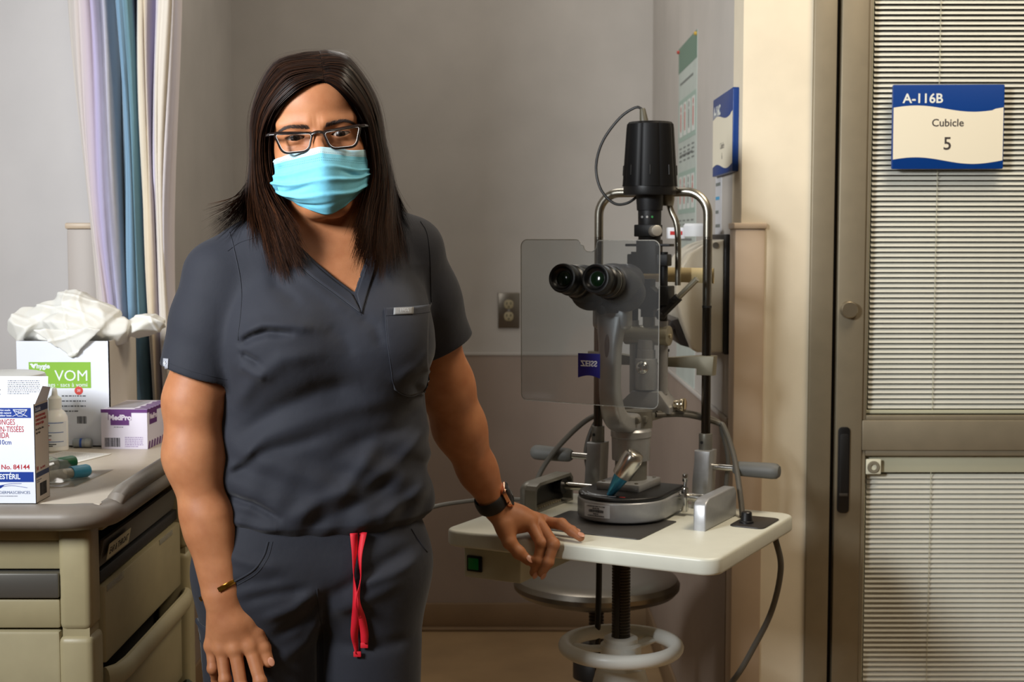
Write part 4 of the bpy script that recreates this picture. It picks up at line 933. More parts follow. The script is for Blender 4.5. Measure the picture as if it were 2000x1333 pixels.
bars(FG, .006, -.066, .028, .016, gb, M_print, 8, 1.3); greek(FG, .042, -.050, .032, 6, .0032, .0014, gb, mat('lilac_print', (150,130,170), .6), 6)
FGs = FS((.0412,-.07,.07)); slabM('purple_band', FGs, 0,.14,-.006,0, M_pur, gb); slabM('name_panel', FGs, .012,.055,-.028,-.006, M_pur, gb); text('MedPro', .0125, FGs @ Matrix.Translation((.0335,-.0185,.0003)), mat('lettering_lilac'), gb, align='CENTER', bold=.0006)
zg = MB()
for k in range(9): zg.prism([(.002+k*.0155,-.0695),(.012+k*.0155,-.0695),(.016+k*.0155,-.058),(.010+k*.0155,-.056),(.006+k*.0155,-.060)], .0002, FGs)
zg.build('zigzag_print', M_pur, gb, False)
zt_ = MB(); TM = Matrix.Translation((-.041,-.07,.0702))
for k in range(8): zt_.box((.058+.004*(k%2),.004+k*.0165,0),(.082,.014+k*.0165,.0002), M=TM)
zt_.build('top_print', M_pur, gb, False); MB().box((-.035,-.05,.0701),(.012,.05,.0705)).build('opening_film', clear('carton_film', (235,235,240), .35, (225,222,228)), gb, False)

# squeeze bottle
bt = empty('squeeze_bottle', (-.789,2.44,ZW), 0, 'white plastic squeeze bottle with nozzle cap in front of VOM carton', 'bottle')
M_pl = mat('milky_plastic', (238,237,232), .35, sss=.15)
MB().lathe([(0,0),(.019,0),(.0212,.003),(.0214,.052),(.0205,.060),(.0165,.068),(.0115,.072),(.0105,.076)], 36).build('bottle_body', M_pl, bt)
MB().lathe([(.0105,.0745),(.0115,.0745),(.0112,.092),(.0085,.094),(.0055,.097),(.004,.107),(.0028,.110),(0,.1105)], 28).build('nozzle_cap', mat('cap_white', (230,228,220), .4), bt)
lb = MB(); 
def wrap(name, a0, a1, z0, z1, m, r=.02155):
    n = 12; vs = [(r*math.cos(R(a0+(a1-a0)*i/n)), r*math.sin(R(a0+(a1-a0)*i/n)), z) for z in (z0,z1) for i in range(n+1)]
    return meshobj(name, vs, [(i,i+1,n+2+i,n+1+i) for i in range(n)], m, bt, True)
wrap('label', 195, 345, .010, .053, mat('bottle_label', (224,226,228), .5)); 
for z0 in (.0505,.034,.018): wrap('blue_stripe', 215, 325, z0, z0+.0012, mat('stripe_blue', (60,96,160), .5), .0217)
for z0, a0, a1, m in ((.046,205,262,M_inkr),(.0425,205,240,M_inkr),(.0215,232,268,M_inkr),(.028,215,228,M_print),(.028,236,244,M_print),(.0285,252,270,M_print),(.0135,235,290,M_print),(.0105,220,275,M_print)): wrap('fine_print', a0, a1, z0, z0+.0016 if z0 != .028 else z0+.004, m, .02175)

# white tub behind the sponge box
tu = empty('white_tub', (-.826,2.3,ZW), 0, 'round white lidded tub behind the sponge carton', 'tub')
MB().lathe([(0,0),(.054,0),(.058,.004),(.060,.118),(0,.118)], 48).build('tub_body', mat('tub_white', (214,212,204), .4), tu)
MB().lathe([(.0605,.112),(.065,.112),(.0665,.116),(.0665,.143),(.064,.148),(.056,.150),(0,.150)], 48).build('lid', mat('tub_lid', (206,208,206), .4), tu)

# small vial lying behind the bottle
vi = empty('small_vial', (-.782,2.478,ZW+.0085), 0, 'small clear vial with blue band lying beside the squeeze bottle', 'vial')
vm = Matrix.Rotation(R(90),4,'Y')
MB().lathe([(0,0),(.0075,0),(.0082,.002),(.0082,.024),(0,.024)], 20, Matrix.Translation((.012,0,0)) @ vm).build('glass_barrel', mat('vial_grey', (150,156,160), .15, .2), vi)
MB().lathe([(0,.0),(.0084,.0),(.0084,.004),(0,.004)], 20, Matrix.Translation((.024,0,0)) @ vm).build('blue_band', mat('vial_blue', (40,80,160), .35), vi)
MB().lathe([(0,0),(.0083,0),(.0085,.001),(.0085,.008),(.007,.010),(0,.010)], 20, Matrix.Translation((.034,0,0)) @ vm).build('cap', mat('vial_cap', (176,180,180), .25, .3), vi)

# paper leaflet
lfl = empty('paper_leaflet', (-.742,2.36,ZW), R(-18), 'folded printed paper leaflet lying behind the swab tubes', 'paper')
MB().box((-.05,-.055,.0002),(.046,.055,.0016),.0004).build('sheet', mat('leaflet_paper', (220,218,212), .6), lfl)
greek(Matrix.Translation((0,0,.0017)), -.042, .045, .08, 16, .006, .0016, lfl, mat('leaflet_print', (168,166,162), .7), 21)

# two collection tubes in a clear bag
def tubes(label, a, b_, capcol, nm):
    a, b_ = Vector(a), Vector(b_); d = (b_-a).normalized(); L = (b_-a).length
    t = empty('collection_tube', tuple(a), 0, label, 'tube', 'collection tubes in the clear bag')
    Mx = d.to_track_quat('Z','Y').to_matrix().to_4x4()
    MB().lathe([(0,0),(.0055,.001),(.0078,.006),(.0080,L-.03),(0,L-.03)], 20, Mx).build('tube_body', mat('tube_grey', (168,166,152), .3, sss=.1), t)
    MB().lathe([(.0081,.022),(.0083,.022),(.0083,L-.045),(.0081,L-.045)], 20, Mx).build('paper_label', mat('tube_label', (202,198,182), .6), t)
    MB().lathe([(0,L-.032),(.0095,L-.032),(.0100,L-.028),(.0100,L-.004),(.0085,L),(0,L)], 20, Mx).build('cap', mat(nm, capcol, .4), t)
tubes('collection tube with green cap in the clear bag beside the sponge carton', (-.744,2.09,ZW+.0205), (-.676,2.178,ZW+.0235), (22,110,66), 'cap_green')
tubes('collection tube with light blue cap in the clear bag', (-.722,2.07,ZW+.0115), (-.652,2.168,ZW+.0115), (70,160,196), 'cap_blue')
bag = []; nbx, nby = 26, 20
for j in range(nby+1):
    for i in range(nbx+1):
        p, q = i/nbx, j/nby
        x = -.775+.135*p+.05*(q-.5)*.3; y = 2.06+.155*q+.05*(p-.5)
        hgt = .034*math.exp(-((p-.45)/.33)**4)*math.exp(-((q-.45)/.36)**4)
        bag.append((x+.70, y-2.13, .0012+hgt+.0022*math.sin(31*p+9*q)*math.sin(17*q+7*p)*min(1,hgt*60)+.0008*math.sin(60*p+41*q)*min(1,hgt*100)))
cbg = empty('clear_plastic_bag', (-.70,2.13,ZW), 0, 'clear plastic bag covering the two capped collection tubes', 'bag')
meshobj('film', bag, [(j*(nbx+1)+i,j*(nbx+1)+i+1,(j+1)*(nbx+1)+i+1,(j+1)*(nbx+1)+i) for j in range(nby) for i in range(nbx)], clear('bag_film_clear', (240,240,236), .06, (215,214,208), .12, .3), cbg, True)
# ------------------------------------------------------------------ the person
pn = empty('person', (-.27,2.07,0), 0, 'person in charcoal scrubs, glasses and blue mask resting a hand on the table', 'person')
PO = np.array((-.27,2.07,0), f32); POV = Vector((-.27,2.07,0))
OP = (.27,-2.07,0)
HR = np.array((Matrix.Rotation(R(8),3,'Z') @ Matrix.Rotation(R(2),3,'X') @ Matrix.Rotation(R(-6),3,'Y')), dtype=f32)   # head local -> world
H0 = np.array((-.266,1.965,1.4289), f32)-HR@np.array((0,-.0855,0), f32)
def hw(p): return Vector(H0+HR@np.asarray(p, f32))
# torso frame
PSI = R(19); EX = np.array((math.cos(PSI), math.sin(PSI)), f32); FW = np.array((math.sin(PSI), -math.cos(PSI)), f32); TCX = np.array((-.279,2.062), f32)
def tloc(P): q = P[:,:2]-TCX; return q@EX, q@FW
def tw(lx, lf, z): v = TCX+EX*lx+FW*lf; return (float(v[0]), float(v[1]), z)

# joints
SR, ER, WR = (-.413,2.012,1.234), (-.449,1.978,1.017), (-.405,1.948,.792)
SL, EL, WL = (-.151,2.118,1.270), (-.098,2.25,1.024), (-.024,2.327,.838)

def head_sdf(P):
    q = (P-H0)@HR
    ax = np.abs(q[:,0]); qs = np.stack([ax, q[:,1], q[:,2]], 1)
    d = ellip(q, (0,.013,.028), (.0735,.092,.080))
    d = smin(d, ellip(q, (0,-.033,-.030), (.0615,.056,.078)), .03)
    d = smin(d, ellip(q, (0,-.047,.045), (.055,.0485,.046)), .03)
    d = smin(d, rcone(qs, (.0,-.074,-.094), (.012,-.070,-.093), .0185, .0185), .026)
    d = smin(d, rcone(qs, (.012,-.066,-.090), (.052,.0,-.055), .016, .014), .025)
    d = smin(d, ellip(qs, (.040,-.064,-.026), (.018,.016,.016)), .02)
    d = smin(d, rcone(qs, (.011,-.0875,.0155), (.047,-.0735,.0175), .0075, .0065), .013)
    d = ssub(d, ellip(qs, (.031,-.099,-.001), (.0205,.0135,.0115)), .012)
    nose = rcone(q, (0,-.087,.010), (0,-.107,-.032), .0065, .0092)
    nose = smin(nose, ellip(qs, (.010,-.096,-.038), (.008,.010,.0075)), .008)
    d = smin(d, nose, .009)
    d = smin(d, rcone(qs, (.003,-.094,-.062), (.020,-.085,-.064), .0075, .005), .010)
    eye = np.linalg.norm(qs-np.array((.031,-.0735,-.0008), f32), axis=1)
    lid = eye-.0139
    d = smin(d, lid, .0045)
    # almond opening
    ex = (ax-.031)/.0130; top = .0030*(1-ex*ex)+.0003; bot = -.0034*(1-ex*ex)-.0003
    zz = q[:,2]+.0008
    op = np.maximum(np.maximum(zz-top, bot-zz), np.abs(ax-.031)-.0130); op = np.maximum(op, q[:,1]+.076)
    d = smax(d, -op, .0012)
    # under-eye fold and lid crease
    d = d+.0009*np.exp(-((zz-.0075)/.0011)**2)*np.exp(-((ax-.031)/.012)**4)*(q[:,1] < -.07)
    d = d+.0008*np.exp(-((zz+.0095+.25*(ax-.031)**2*60)/.0016)**2)*np.exp(-((ax-.030)/.013)**4)*(q[:,1] < -.07)
    # frown lines between the brows
    d = d+.00025*np.exp(-((ax-.006)/.0014)**2)*np.exp(-((q[:,2]-.018)/.009)**2)*(q[:,1] < -.07)
    ear = ellip(qs, (.0745,.010,-.012), (.0085,.017,.030), Matrix.Rotation(R(14),3,'Z'))
    ear = ssub(ear, ellip(qs, (.083,.006,-.008), (.0065,.0095,.018)), .004)
    ear = smin(ear, ellip(qs, (.0695,-.010,-.040), (.005,.007,.009)), .010)
    return smin(d, ear, .005)

def chain(P, pts, rad, k=.004):
    d = None
    for i in range(len(pts)-1):
        e = rcone(P, pts[i], pts[i+1], rad[i], rad[i+1]); d = e if d is None else smin(d, e, k)
    return d
RF = {'index': [(-.3645,1.940,.7225),(-.3475,1.922,.6775),(-.3425,1.934,.6520),(-.3430,1.951,.6350)],
      'middle': [(-.3845,1.936,.7200),(-.3730,1.921,.6700),(-.3705,1.935,.6420),(-.3715,1.955,.6270)],
      'ring': [(-.4040,1.941,.7190),(-.3965,1.926,.6790),(-.3955,1.942,.6510),(-.3955,1.961,.6380)],
      'pinky': [(-.4200,1.951,.7200),(-.4165,1.941,.6900),(-.4150,1.957,.6690),(-.4140,1.972,.6570)],
      'thumb': [(-.3740,1.953,.7620),(-.3555,1.951,.7390),(-.3465,1.947,.7175),(-.3385,1.941,.6990)]}
LF = {'index': [(.0300,2.326,.8170),(.0480,2.2975,.7880),(.0425,2.2925,.7610),(.0355,2.2990,.7400)],
      'middle': [(.0420,2.342,.8175),(.0680,2.2890,.7895),(.0590,2.2840,.7610),(.0485,2.2910,.7410)],
      'ring': [(.0520,2.360,.8120),(.0820,2.327,.8150),(.0985,2.311,.8065),(.1120,2.299,.7985)],
      'pinky': [(.0500,2.378,.8060),(.0780,2.358,.8080),(.0940,2.346,.8030),(.1075,2.335,.7985)],
      'thumb': [(-.0135,2.314,.8170),(-.0040,2.303,.7900),(.0110,2.299,.7735),(.0265,2.2965,.7610)]}
FR = {'index': (.0104,.0093,.0083,.0070), 'middle': (.0106,.0093,.0084,.0071), 'ring': (.0102,.0089,.0080,.0068), 'pinky': (.0092,.0079,.0071,.0061), 'thumb': (.0142,.0112,.0103,.0083)}
def hand_sdf(P, W, F, palm_c, bulge, fs=1.):
    d = None; W = np.asarray(W, f32)
    for nm in ('index','middle','ring','pinky'):
        m = np.asarray(F[nm][0], f32); e = rcone(P, W*.75+m*.25, m, .0150, .0108 if nm != 'pinky' else .0098)
        d = e if d is None else smin(d, e, .012)
    d = smin(d, chain(P, [W, F['thumb'][0]], (.018,.0155)), .014)
    d = smin(d, ellip(P, palm_c, (.020,.020,.020)), .018)
    mI, mT = np.asarray(F['index'][0], f32), np.asarray(F['thumb'][1], f32)
    d = smin(d, rcone(P, mI*.55+W*.45, mT*.75+W*.25, .009, .0105), .014)
    fg = None
    for nm in ('index','middle','ring','pinky','thumb'):
        f = chain(P, F[nm], [r*fs for r in FR[nm]], .003)
        for j in (1, 2):                                 # knuckle swellings
            f = smin(f, np.linalg.norm(P-np.asarray(F[nm][j], f32), axis=1)-FR[nm][j]*fs*1.03, .004)
        if nm == 'thumb': th = f
        else:
            fg = f if fg is None else np.minimum(fg, f); d = smin(d, np.linalg.norm(P-np.asarray(F[nm][0], f32)-bulge*.8, axis=1)-.0068, .010)
    return smin(smin(d, fg, .0045), th, .008)
def near(P, c, r, f, lo):
    """evaluate f only near c, elsewhere a lower bound"""
    r0 = np.linalg.norm(P-np.asarray(c, f32), axis=1); m = r0 < r
    d = (r0-lo).astype(f32)
    if m.any(): d[m] = f(P[m])
    return d

TZ = np.array((.84,.862,.885,.93,.98,1.06,1.13,1.19,1.25,1.30,1.335,1.36))
TA = np.array((.140,.154,.162,.162,.157,.153,.155,.155,.146,.120,.075,.05))
TBF = np.array((.085,.098,.108,.110,.108,.108,.110,.100,.083,.063,.045,.03))
TBB = np.array((.085,.094,.098,.096,.090,.086,.088,.090,.088,.074,.055,.04))
def loft(P, off=0.):
    lx, lf = tloc(P); z = P[:,2]
    a = np.interp(z, TZ, TA).astype(f32)-off; bf = np.interp(z, TZ, TBF).astype(f32)-off; bb = np.interp(z, TZ, TBB).astype(f32)-off
    tilt = .015*np.clip((z-.95)/.35, 0, 1)
    b = np.where(lf > 0, bf, bb); xx = np.abs(lx-tilt*.3)/a; yy = np.abs(lf)/b; n = 2.3
    k = (xx**n+yy**n)**(1/n)
    d = (k-1)*np.minimum(a, b)
    return smax(d, z-1.335, .02)
def busts(P, off=0.):
    lx, lf = tloc(P); q = np.stack([np.sqrt((lx-.004)**2+.0006), lf, P[:,2]], 1)
    return ellip(q, (.068,.072,1.142), (.070-off,.062-off,.066-off))

NK0, NK1 = (-.262,2.075,1.352), (-.266,2.098,1.250)
def body_sdf(P):
    d = near(P, H0, .20, head_sdf, .145)
    neck = rcone(P, NK0, NK1, .0495, .058)
    # tendons and collar bones
    neck = smin(neck, rcone(P, hw((-.045,.01,-.06)), (-.262,2.026,1.262), .010, .003), .025)
    neck = smin(neck, rcone(P, hw((.045,.01,-.06)), (-.240,2.030,1.262), .010, .003), .025)
    d = smin(d, neck, .022)
    t = np.maximum(smin(loft(P, .0075), busts(P, .008), .05), 1.08-P[:,2])
    t = smin(t, rcone(P, (-.300,2.075,1.295), SR, .045, .044), .03); t = smin(t, rcone(P, (-.222,2.095,1.300), SL, .043, .041), .03)
    d = smin(d, t, .03)
    # right arm, hanging
    a = rcone(P, SR, (-.4465,1.98,1.06), .0430, .0370)
    a = smin(a, rcone(P, (-.4465,1.98,1.06), (-.4455,1.972,.985), .0365, .0374), .03)
    a = smin(a, rcone(P, (-.4455,1.972,.985), (-.4250,1.960,.885), .0368, .0304), .03)
    a = smin(a, rcone(P, (-.4330,1.964,.900), (-.4140,1.951,.800), .0265, .0190), .02)
    a = smin(a, rcone(P, (-.4170,1.958,.900), (-.3955,1.949,.800), .0265, .0190), .02)
    a = smin(a, near(P, (-.385,1.945,.70), .125, lambda Q: hand_sdf(Q, WR, RF, (-.392,1.951,.752), np.array((0,-.0045,0), f32), .91), .10), .014)
    d = smin(d, a, .02)
    # left arm, reaching to the table
    b = rcone(P, SL, (-.104,2.235,1.055), .0415, .0390)
    b = smin(b, rcone(P, (-.104,2.235,1.055), (-.0845,2.266,.985), .0395, .0385), .03)
    b = smin(b, rcone(P, (-.0845,2.266,.985), (-.056,2.296,.908), .0370, .0300), .03)
    b = smin(b, rcone(P, (-.060,2.288,.915), (-.030,2.318,.847), .0245, .0185), .02)
    b = smin(b, rcone(P, (-.055,2.303,.915), (-.026,2.336,.847), .0245, .0185), .02)
    b = smin(b, near(P, (.04,2.32,.80), .125, lambda Q: hand_sdf(Q, WL, LF, (.010,2.330,.820), np.array((0,-.001,.0045), f32)), .105), .014)
    return smin(d, b, .02)
Xb, Qb = iso_mesh(body_sdf, (-.53,1.88,.60), (.15,2.42,1.56), .0016, 5, 1.5)
M_skin = bpy.data.materials.new('skin'); M_skin.use_nodes = True
nt = M_skin.node_tree; bs = nt.nodes['Principled BSDF']
bs.inputs['Roughness'].default_value = .54; bs.inputs['Specular IOR Level'].default_value = .36
bs.inputs['Subsurface Weight'].default_value = .12; bs.inputs['Subsurface Radius'].default_value = (1,.32,.16); bs.inputs['Subsurface Scale'].default_value = .006
tc = nt.nodes.new('ShaderNodeTexCoord'); n1 = nt.nodes.new('ShaderNodeTexNoise'); n1.inputs['Scale'].default_value = 28; n1.inputs['Detail'].default_value = 6
rp = nt.nodes.new('ShaderNodeValToRGB'); rp.color_ramp.elements[0].position = .32; rp.color_ramp.elements[0].color = srgb(160,102,66); rp.color_ramp.elements[1].position = .7; rp.color_ramp.elements[1].color = srgb(182,124,85)
nt.links.new(tc.outputs['Object'], n1.inputs['Vector']); nt.links.new(n1.outputs['Fac'], rp.inputs['Fac']); nt.links.new(rp.outputs['Color'], bs.inputs['Base Color'])
n2 = nt.nodes.new('ShaderNodeTexVoronoi'); n2.inputs['Scale'].default_value = 900; bp = nt.nodes.new('ShaderNodeBump'); bp.inputs['Strength'].default_value = .12; bp.inputs['Distance'].default_value = .0006
nt.links.new(tc.outputs['Object'], n2.inputs['Vector']); nt.links.new(n2.outputs['Distance'], bp.inputs['Height']); nt.links.new(bp.outputs[0], bs.inputs['Normal'])
npmesh('body', Xb-PO, Qb, M_skin, pn)

# ------------------------------------------------------------------ scrub top
FOLDS = [([(-0.367, 1.146), (-0.351, 1.155), (-0.33, 1.161), (-0.3, 1.159)],-0.0078,0.0059),
 ([(-0.365, 1.159), (-0.337, 1.173), (-0.295, 1.171), (-0.267, 1.166)],0.0054,0.0085),
 ([(-0.368, 1.131), (-0.355, 1.126), (-0.341, 1.118)],-0.0054,0.0051),
 ([(-0.373, 1.115), (-0.352, 1.106), (-0.331, 1.099)],0.0039,0.0076),
 ([(-0.384, 1.053), (-0.352, 1.092), (-0.309, 1.124), (-0.267, 1.131)],0.0047,0.0119),
 ([(-0.374, 1.017), (-0.324, 1.053), (-0.267, 1.078), (-0.211, 1.087)],-0.0054,0.0136),
 ([(-0.385, 0.978), (-0.339, 1.014), (-0.282, 1.035), (-0.218, 1.053), (-0.169, 1.06)],0.0047,0.0136),
 ([(-0.392, 0.957), (-0.353, 0.989), (-0.304, 1.003), (-0.254, 1.017)],-0.0047,0.0102),
 ([(-0.396, 0.968), (-0.374, 0.978), (-0.353, 1.0)],0.0047,0.0076),
 ([(-0.396, 0.928), (-0.361, 0.921), (-0.322, 0.902)],-0.0070,0.0059),
 ([(-0.312, 0.897), (-0.269, 0.921), (-0.232, 0.938), (-0.205, 0.971), (-0.191, 1.003)],0.0070,0.0119),
 ([(-0.301, 0.878), (-0.255, 0.9), (-0.205, 0.921), (-0.163, 0.96)],-0.0047,0.0110),
 ([(-0.254, 0.982), (-0.212, 1.003), (-0.162, 1.017), (-0.127, 1.053)],-0.0047,0.0127),
 ([(-0.219, 0.939), (-0.177, 0.957), (-0.141, 0.989), (-0.116, 1.017)],0.0047,0.0119),
 ([(-0.213, 0.889), (-0.17, 0.903), (-0.127, 0.928)],0.0054,0.0102),
 ([(-0.39, 0.896), (-0.354, 0.889), (-0.312, 0.885)],0.0047,0.0076),
 ([(-0.21, 1.18), (-0.189, 1.166), (-0.179, 1.138)],-0.0031,0.0085),
 ([(-0.253, 1.166), (-0.232, 1.152), (-0.218, 1.124)],-0.0023,0.0102),
 ([(-0.321, 1.278), (-0.297, 1.246), (-0.252, 1.211), (-0.224, 1.187)],0.0039,0.0102),
 ([(-0.336, 1.264), (-0.322, 1.222), (-0.287, 1.194)],-0.0039,0.0102),
 ([(-0.127, 1.053), (-0.141, 1.081), (-0.12, 1.109)],-0.0031,0.0076),
 ([(-0.116, 1.131), (-0.13, 1.109), (-0.162, 1.092)],0.0031,0.0085)]
PFOLDS = [([(-0.395, 0.851), (-0.36, 0.84), (-0.317, 0.833)],0.0037,0.0090),
 ([(-0.375, 0.785), (-0.331, 0.796), (-0.288, 0.8)],-0.0037,0.0081),
 ([(-0.346, 0.759), (-0.303, 0.774), (-0.274, 0.796)],0.0045,0.0090),
 ([(-0.259, 0.785), (-0.223, 0.803), (-0.187, 0.825), (-0.144, 0.844)],-0.0045,0.0108),
 ([(-0.216, 0.8), (-0.173, 0.811), (-0.133, 0.825)],0.0045,0.0090),
 ([(-0.332, 0.73), (-0.289, 0.756), (-0.272, 0.781)],-0.0045,0.0090),
 ([(-0.333, 0.693), (-0.289, 0.715), (-0.271, 0.748)],0.0045,0.0108),
 ([(-0.252, 0.759), (-0.216, 0.774), (-0.151, 0.803)],0.0037,0.0108),
 ([(-0.246, 0.708), (-0.202, 0.701), (-0.145, 0.704)],-0.0037,0.0108),
 ([(-0.396, 0.803), (-0.36, 0.814), (-0.317, 0.818)],-0.0030,0.0081)]
M_scrub = bpy.data.materials.new('charcoal_scrub_cloth'); M_scrub.use_nodes = True
nt = M_scrub.node_tree; bs = nt.nodes['Principled BSDF']; bs.inputs['Base Color'].default_value = srgb(38,40,48); bs.inputs['Roughness'].default_value = .78; bs.inputs['Sheen Weight'].default_value = .10; bs.inputs['Sheen Roughness'].default_value = .45; bs.inputs['Specular IOR Level'].default_value = .3
tc = nt.nodes.new('ShaderNodeTexCoord'); n2 = nt.nodes.new('ShaderNodeTexNoise'); n2.inputs['Scale'].default_value = 900; n2.inputs['Detail'].default_value = 2; bp = nt.nodes.new('ShaderNodeBump'); bp.inputs['Strength'].default_value = .15; bp.inputs['Distance'].default_value = .0006
n3 = nt.nodes.new('ShaderNodeTexNoise'); n3.inputs['Scale'].default_value = 22; n3.inputs['Detail'].default_value = 4; bp2 = nt.nodes.new('ShaderNodeBump'); bp2.inputs['Strength'].default_value = .25; bp2.inputs['Distance'].default_value = .006
nt.links.new(tc.outputs['Object'], n2.inputs['Vector']); nt.links.new(tc.outputs['Object'], n3.inputs['Vector']); nt.links.new(n2.outputs['Fac'], bp.inputs['Height']); nt.links.new(n3.outputs['Fac'], bp2.inputs['Height']); nt.links.new(bp2.outputs[0], bp.inputs['Normal']); nt.links.new(bp.outputs[0], bs.inputs['Normal'])
M_seam = mat('seam_thread_dark', (34,37,46), .8)
def foldsum(x, z, folds):
    s = np.zeros(x.shape, f32)
    for pts, amp, w in folds:
        xs = [p[0] for p in pts]; zs = [p[1] for p in pts]
        m = (x > min(xs)-3*w) & (x < max(xs)+3*w) & (z > min(zs)-3*w) & (z < max(zs)+3*w)
        if not m.any(): continue
        d, t = polyd(x[m], z[m], pts); s[m] += amp*np.exp(-(d/w)**2)*np.clip(np.sin(np.pi*(t*.86+.07))*1.6, 0, 1)
    return s
VL = [(-.345,1.330),(-.322,1.306),(-.298,1.279),(-.273,1.255),(-.246,1.232),(-.219,1.212)]
VR = [(-.219,1.212),(-.213,1.236),(-.206,1.258),(-.199,1.285),(-.190,1.32),(-.186,1.34)]
def vneck(P):
    """inside (<0) the neck opening, seen from the front"""
    x, z = P[:,0], P[:,2]
    zl = np.interp(x, [p[0] for p in VL], [p[1] for p in VL]); zr = np.interp(x, [p[0] for p in VR], [p[1] for p in VR])
    zcut = np.where(x < -.219, zl, zr)
    zcut = np.where((x < -.345), 1.6, zcut); zcut = np.where(x > -.186, 1.6, zcut)
    d = (zcut-z)*.66
    _, lf = tloc(P); return np.maximum(d, -.02-lf)
def sleeve(P, S, A, B, r0, r1, r2):
    d = rcone(P, S, A, r0, r1); d = smin(d, rcone(P, A, B, r1, r2), .03); return d
SRE, SLE = np.array((-.4430,1.985,1.0985), f32), np.array((-.111,2.20,1.118), f32)
NR = np.array((.16,-.10,-.98), f32); NR /= np.linalg.norm(NR); NL = np.array((.42,.20,-.88), f32); NL /= np.linalg.norm(NL)
NR2 = np.array((-.30,.0,-.95), f32); NR2 /= np.linalg.norm(NR2)
def top_sdf(P):
    x, z = P[:,0], P[:,2]; lx, lf = tloc(P)
    t = smin(loft(P), busts(P), .055)
    t = smin(t, rcone(P, (-.312,2.075,1.287), SR, .054, .050), .03); t = smin(t, rcone(P, (-.222,2.095,1.302), SL, .050, .047), .03)
    fr = np.clip((lf-.01)/.03, 0, 1)
    t = t-foldsum(x, z, FOLDS)*fr
    t = t-.0026*np.sin(lx*55+z*44+3*np.sin(z*26))*np.clip((1.06-z)/.1, 0, 1)*np.clip((z-.86)/.03,0,1)-.0012*np.sin(lx*150-z*60)*np.clip((1.0-z)/.1,0,1)
    hem = .866+.010*np.clip((x+.25)/.13, -1, 1)**2+.004*(x+.25)
    hz = z-hem
    t = t+.006*np.exp(-(hz/.010)**2)                    # gathered hem
    t = np.maximum(t, -hz)
    s = sleeve(P, SR, (-.425,2.0,1.17), SRE, .0495, .0505, .0525)
    wr = .0022*np.sin(z*110+x*60)*np.clip((1.2-z)/.08, 0, 1)
    s = s-wr*.5; pd = (P-SRE)@NR2; s = np.maximum(smax(s, pd, .002), -np.maximum(s+.0042, -.055-pd))

    l = sleeve(P, SL, (-.134,2.155,1.195), SLE, .0485, .0510, .0545)
    pl_ = (P-SLE)@NL; l = np.maximum(smax(l, pl_, .002), -np.maximum(l+.0042, -.055-pl_))
    d = smin(t, s, .012); d = smin(d, l, .012)
    # armhole creases
    return smax(d, -vneck(P), .002)
Xt, Qt = iso_mesh(top_sdf, (-.53,1.88,.84), (-.03,2.30,1.38), .0024, 5, 1.7)
topo = npmesh('scrub_top', Xt-PO, Qt, M_scrub, pn)
tri = np.concatenate([Qt[:,:3], Qt[:,[0,2,3]]])
BVT = BVHTree.FromPolygons([tuple(map(float, v)) for v in Xt], [tuple(map(int, q)) for q in Qt])
def drape(pts, bvh, off=.0012, y0=1.6):
    """drop a polyline given as (x, z) straight back onto the cloth"""
    out = []
    for (x, z) in pts:
        h = bvh.ray_cast(Vector((x, y0, z)), Vector((0,1,0)))
        if h[0] is None: continue
        n = h[1] if h[1].y < 0 else -h[1]; out.append(h[0]+n*off)
    return out
def poly2(pts, n=30): return [(p.x, p.y) for p in smoothpath([(a,b,0) for a,b in pts], n)]
def seam(name, pts, r=.0007, m=M_seam, bvh=None, par=None, n=40, off=.0002, y0=1.6, lim=.04):
    pp = drape(poly2(pts, n), bvh or BVT, off, y0); run = []; best = []
    for p in pp:
        if run and (p-run[-1]).length > lim: 
            if len(run) > len(best): best = run
            run = []
        run.append(p)
    if len(run) > len(best): best = run
    if len(best) > 2: MB(OP).tube(best, r, 6).build(name, m, par or topo)
def patch(name, outline_fn, nu, nv, m, bvh, par, off=.0016, th=.0012, y0=1.6):
    """a cloth patch laid over the surface: outline_fn(u,v)->(x,z)"""
    vs = []
    for j in range(nv+1):
        for i in range(nu+1):
            x, z = outline_fn(i/nu, j/nv); h = bvh.ray_cast(Vector((x, y0, z)), Vector((0,1,0)))
            if h[0] is None: vs.append(vs[-1] if vs else Vector((x, 2, z))); continue
            n = h[1] if h[1].y < 0 else -h[1]; vs.append(h[0]+n*off)
    vs = [v-POV for v in vs]
    o = meshobj(name, vs, [(j*(nu+1)+i, (j+1)*(nu+1)+i, (j+1)*(nu+1)+i+1, j*(nu+1)+i+1) for j in range(nv) for i in range(nu)], m, par, True)
    s = o.modifiers.new('thickness', 'SOLIDIFY'); s.thickness = th; s.offset = -1
    return o
# neckline bands (the right one overlaps)
def band_fn(inner, outer):
    A, B = poly2(inner, 40), poly2(outer, 40)
    def f(u, v):
        a = A[min(len(A)-1, int(u*(len(A)-1)))]; b = B[min(len(B)-1, int(u*(len(B)-1)))]; return (a[0]+(b[0]-a[0])*v, a[1]+(b[1]-a[1])*v)
    return f
BO = [(-.352,1.318),(-.336,1.300),(-.311,1.268),(-.281,1.239),(-.246,1.213),(-.207,1.184)]
patch('neck_band', band_fn([(x-.0025,z-.003) for x,z in VL], BO), 40, 6, M_scrub, BVT, topo, .0020, .0022)
patch('neck_band', band_fn([(x+.0035,z-.001) for x,z in VR[:-1]], [(-.207,1.184),(-.201,1.212),(-.1955,1.236),(-.190,1.265),(-.1815,1.30)]), 30, 6, M_scrub, BVT, topo, .0022, .0022)
seam('neck_stitch', [(x-.001,z-.0015) for x,z in BO]); seam('neck_stitch', [(-.206,1.183),(-.200,1.211),(-.1945,1.236),(-.189,1.265),(-.1805,1.30)])
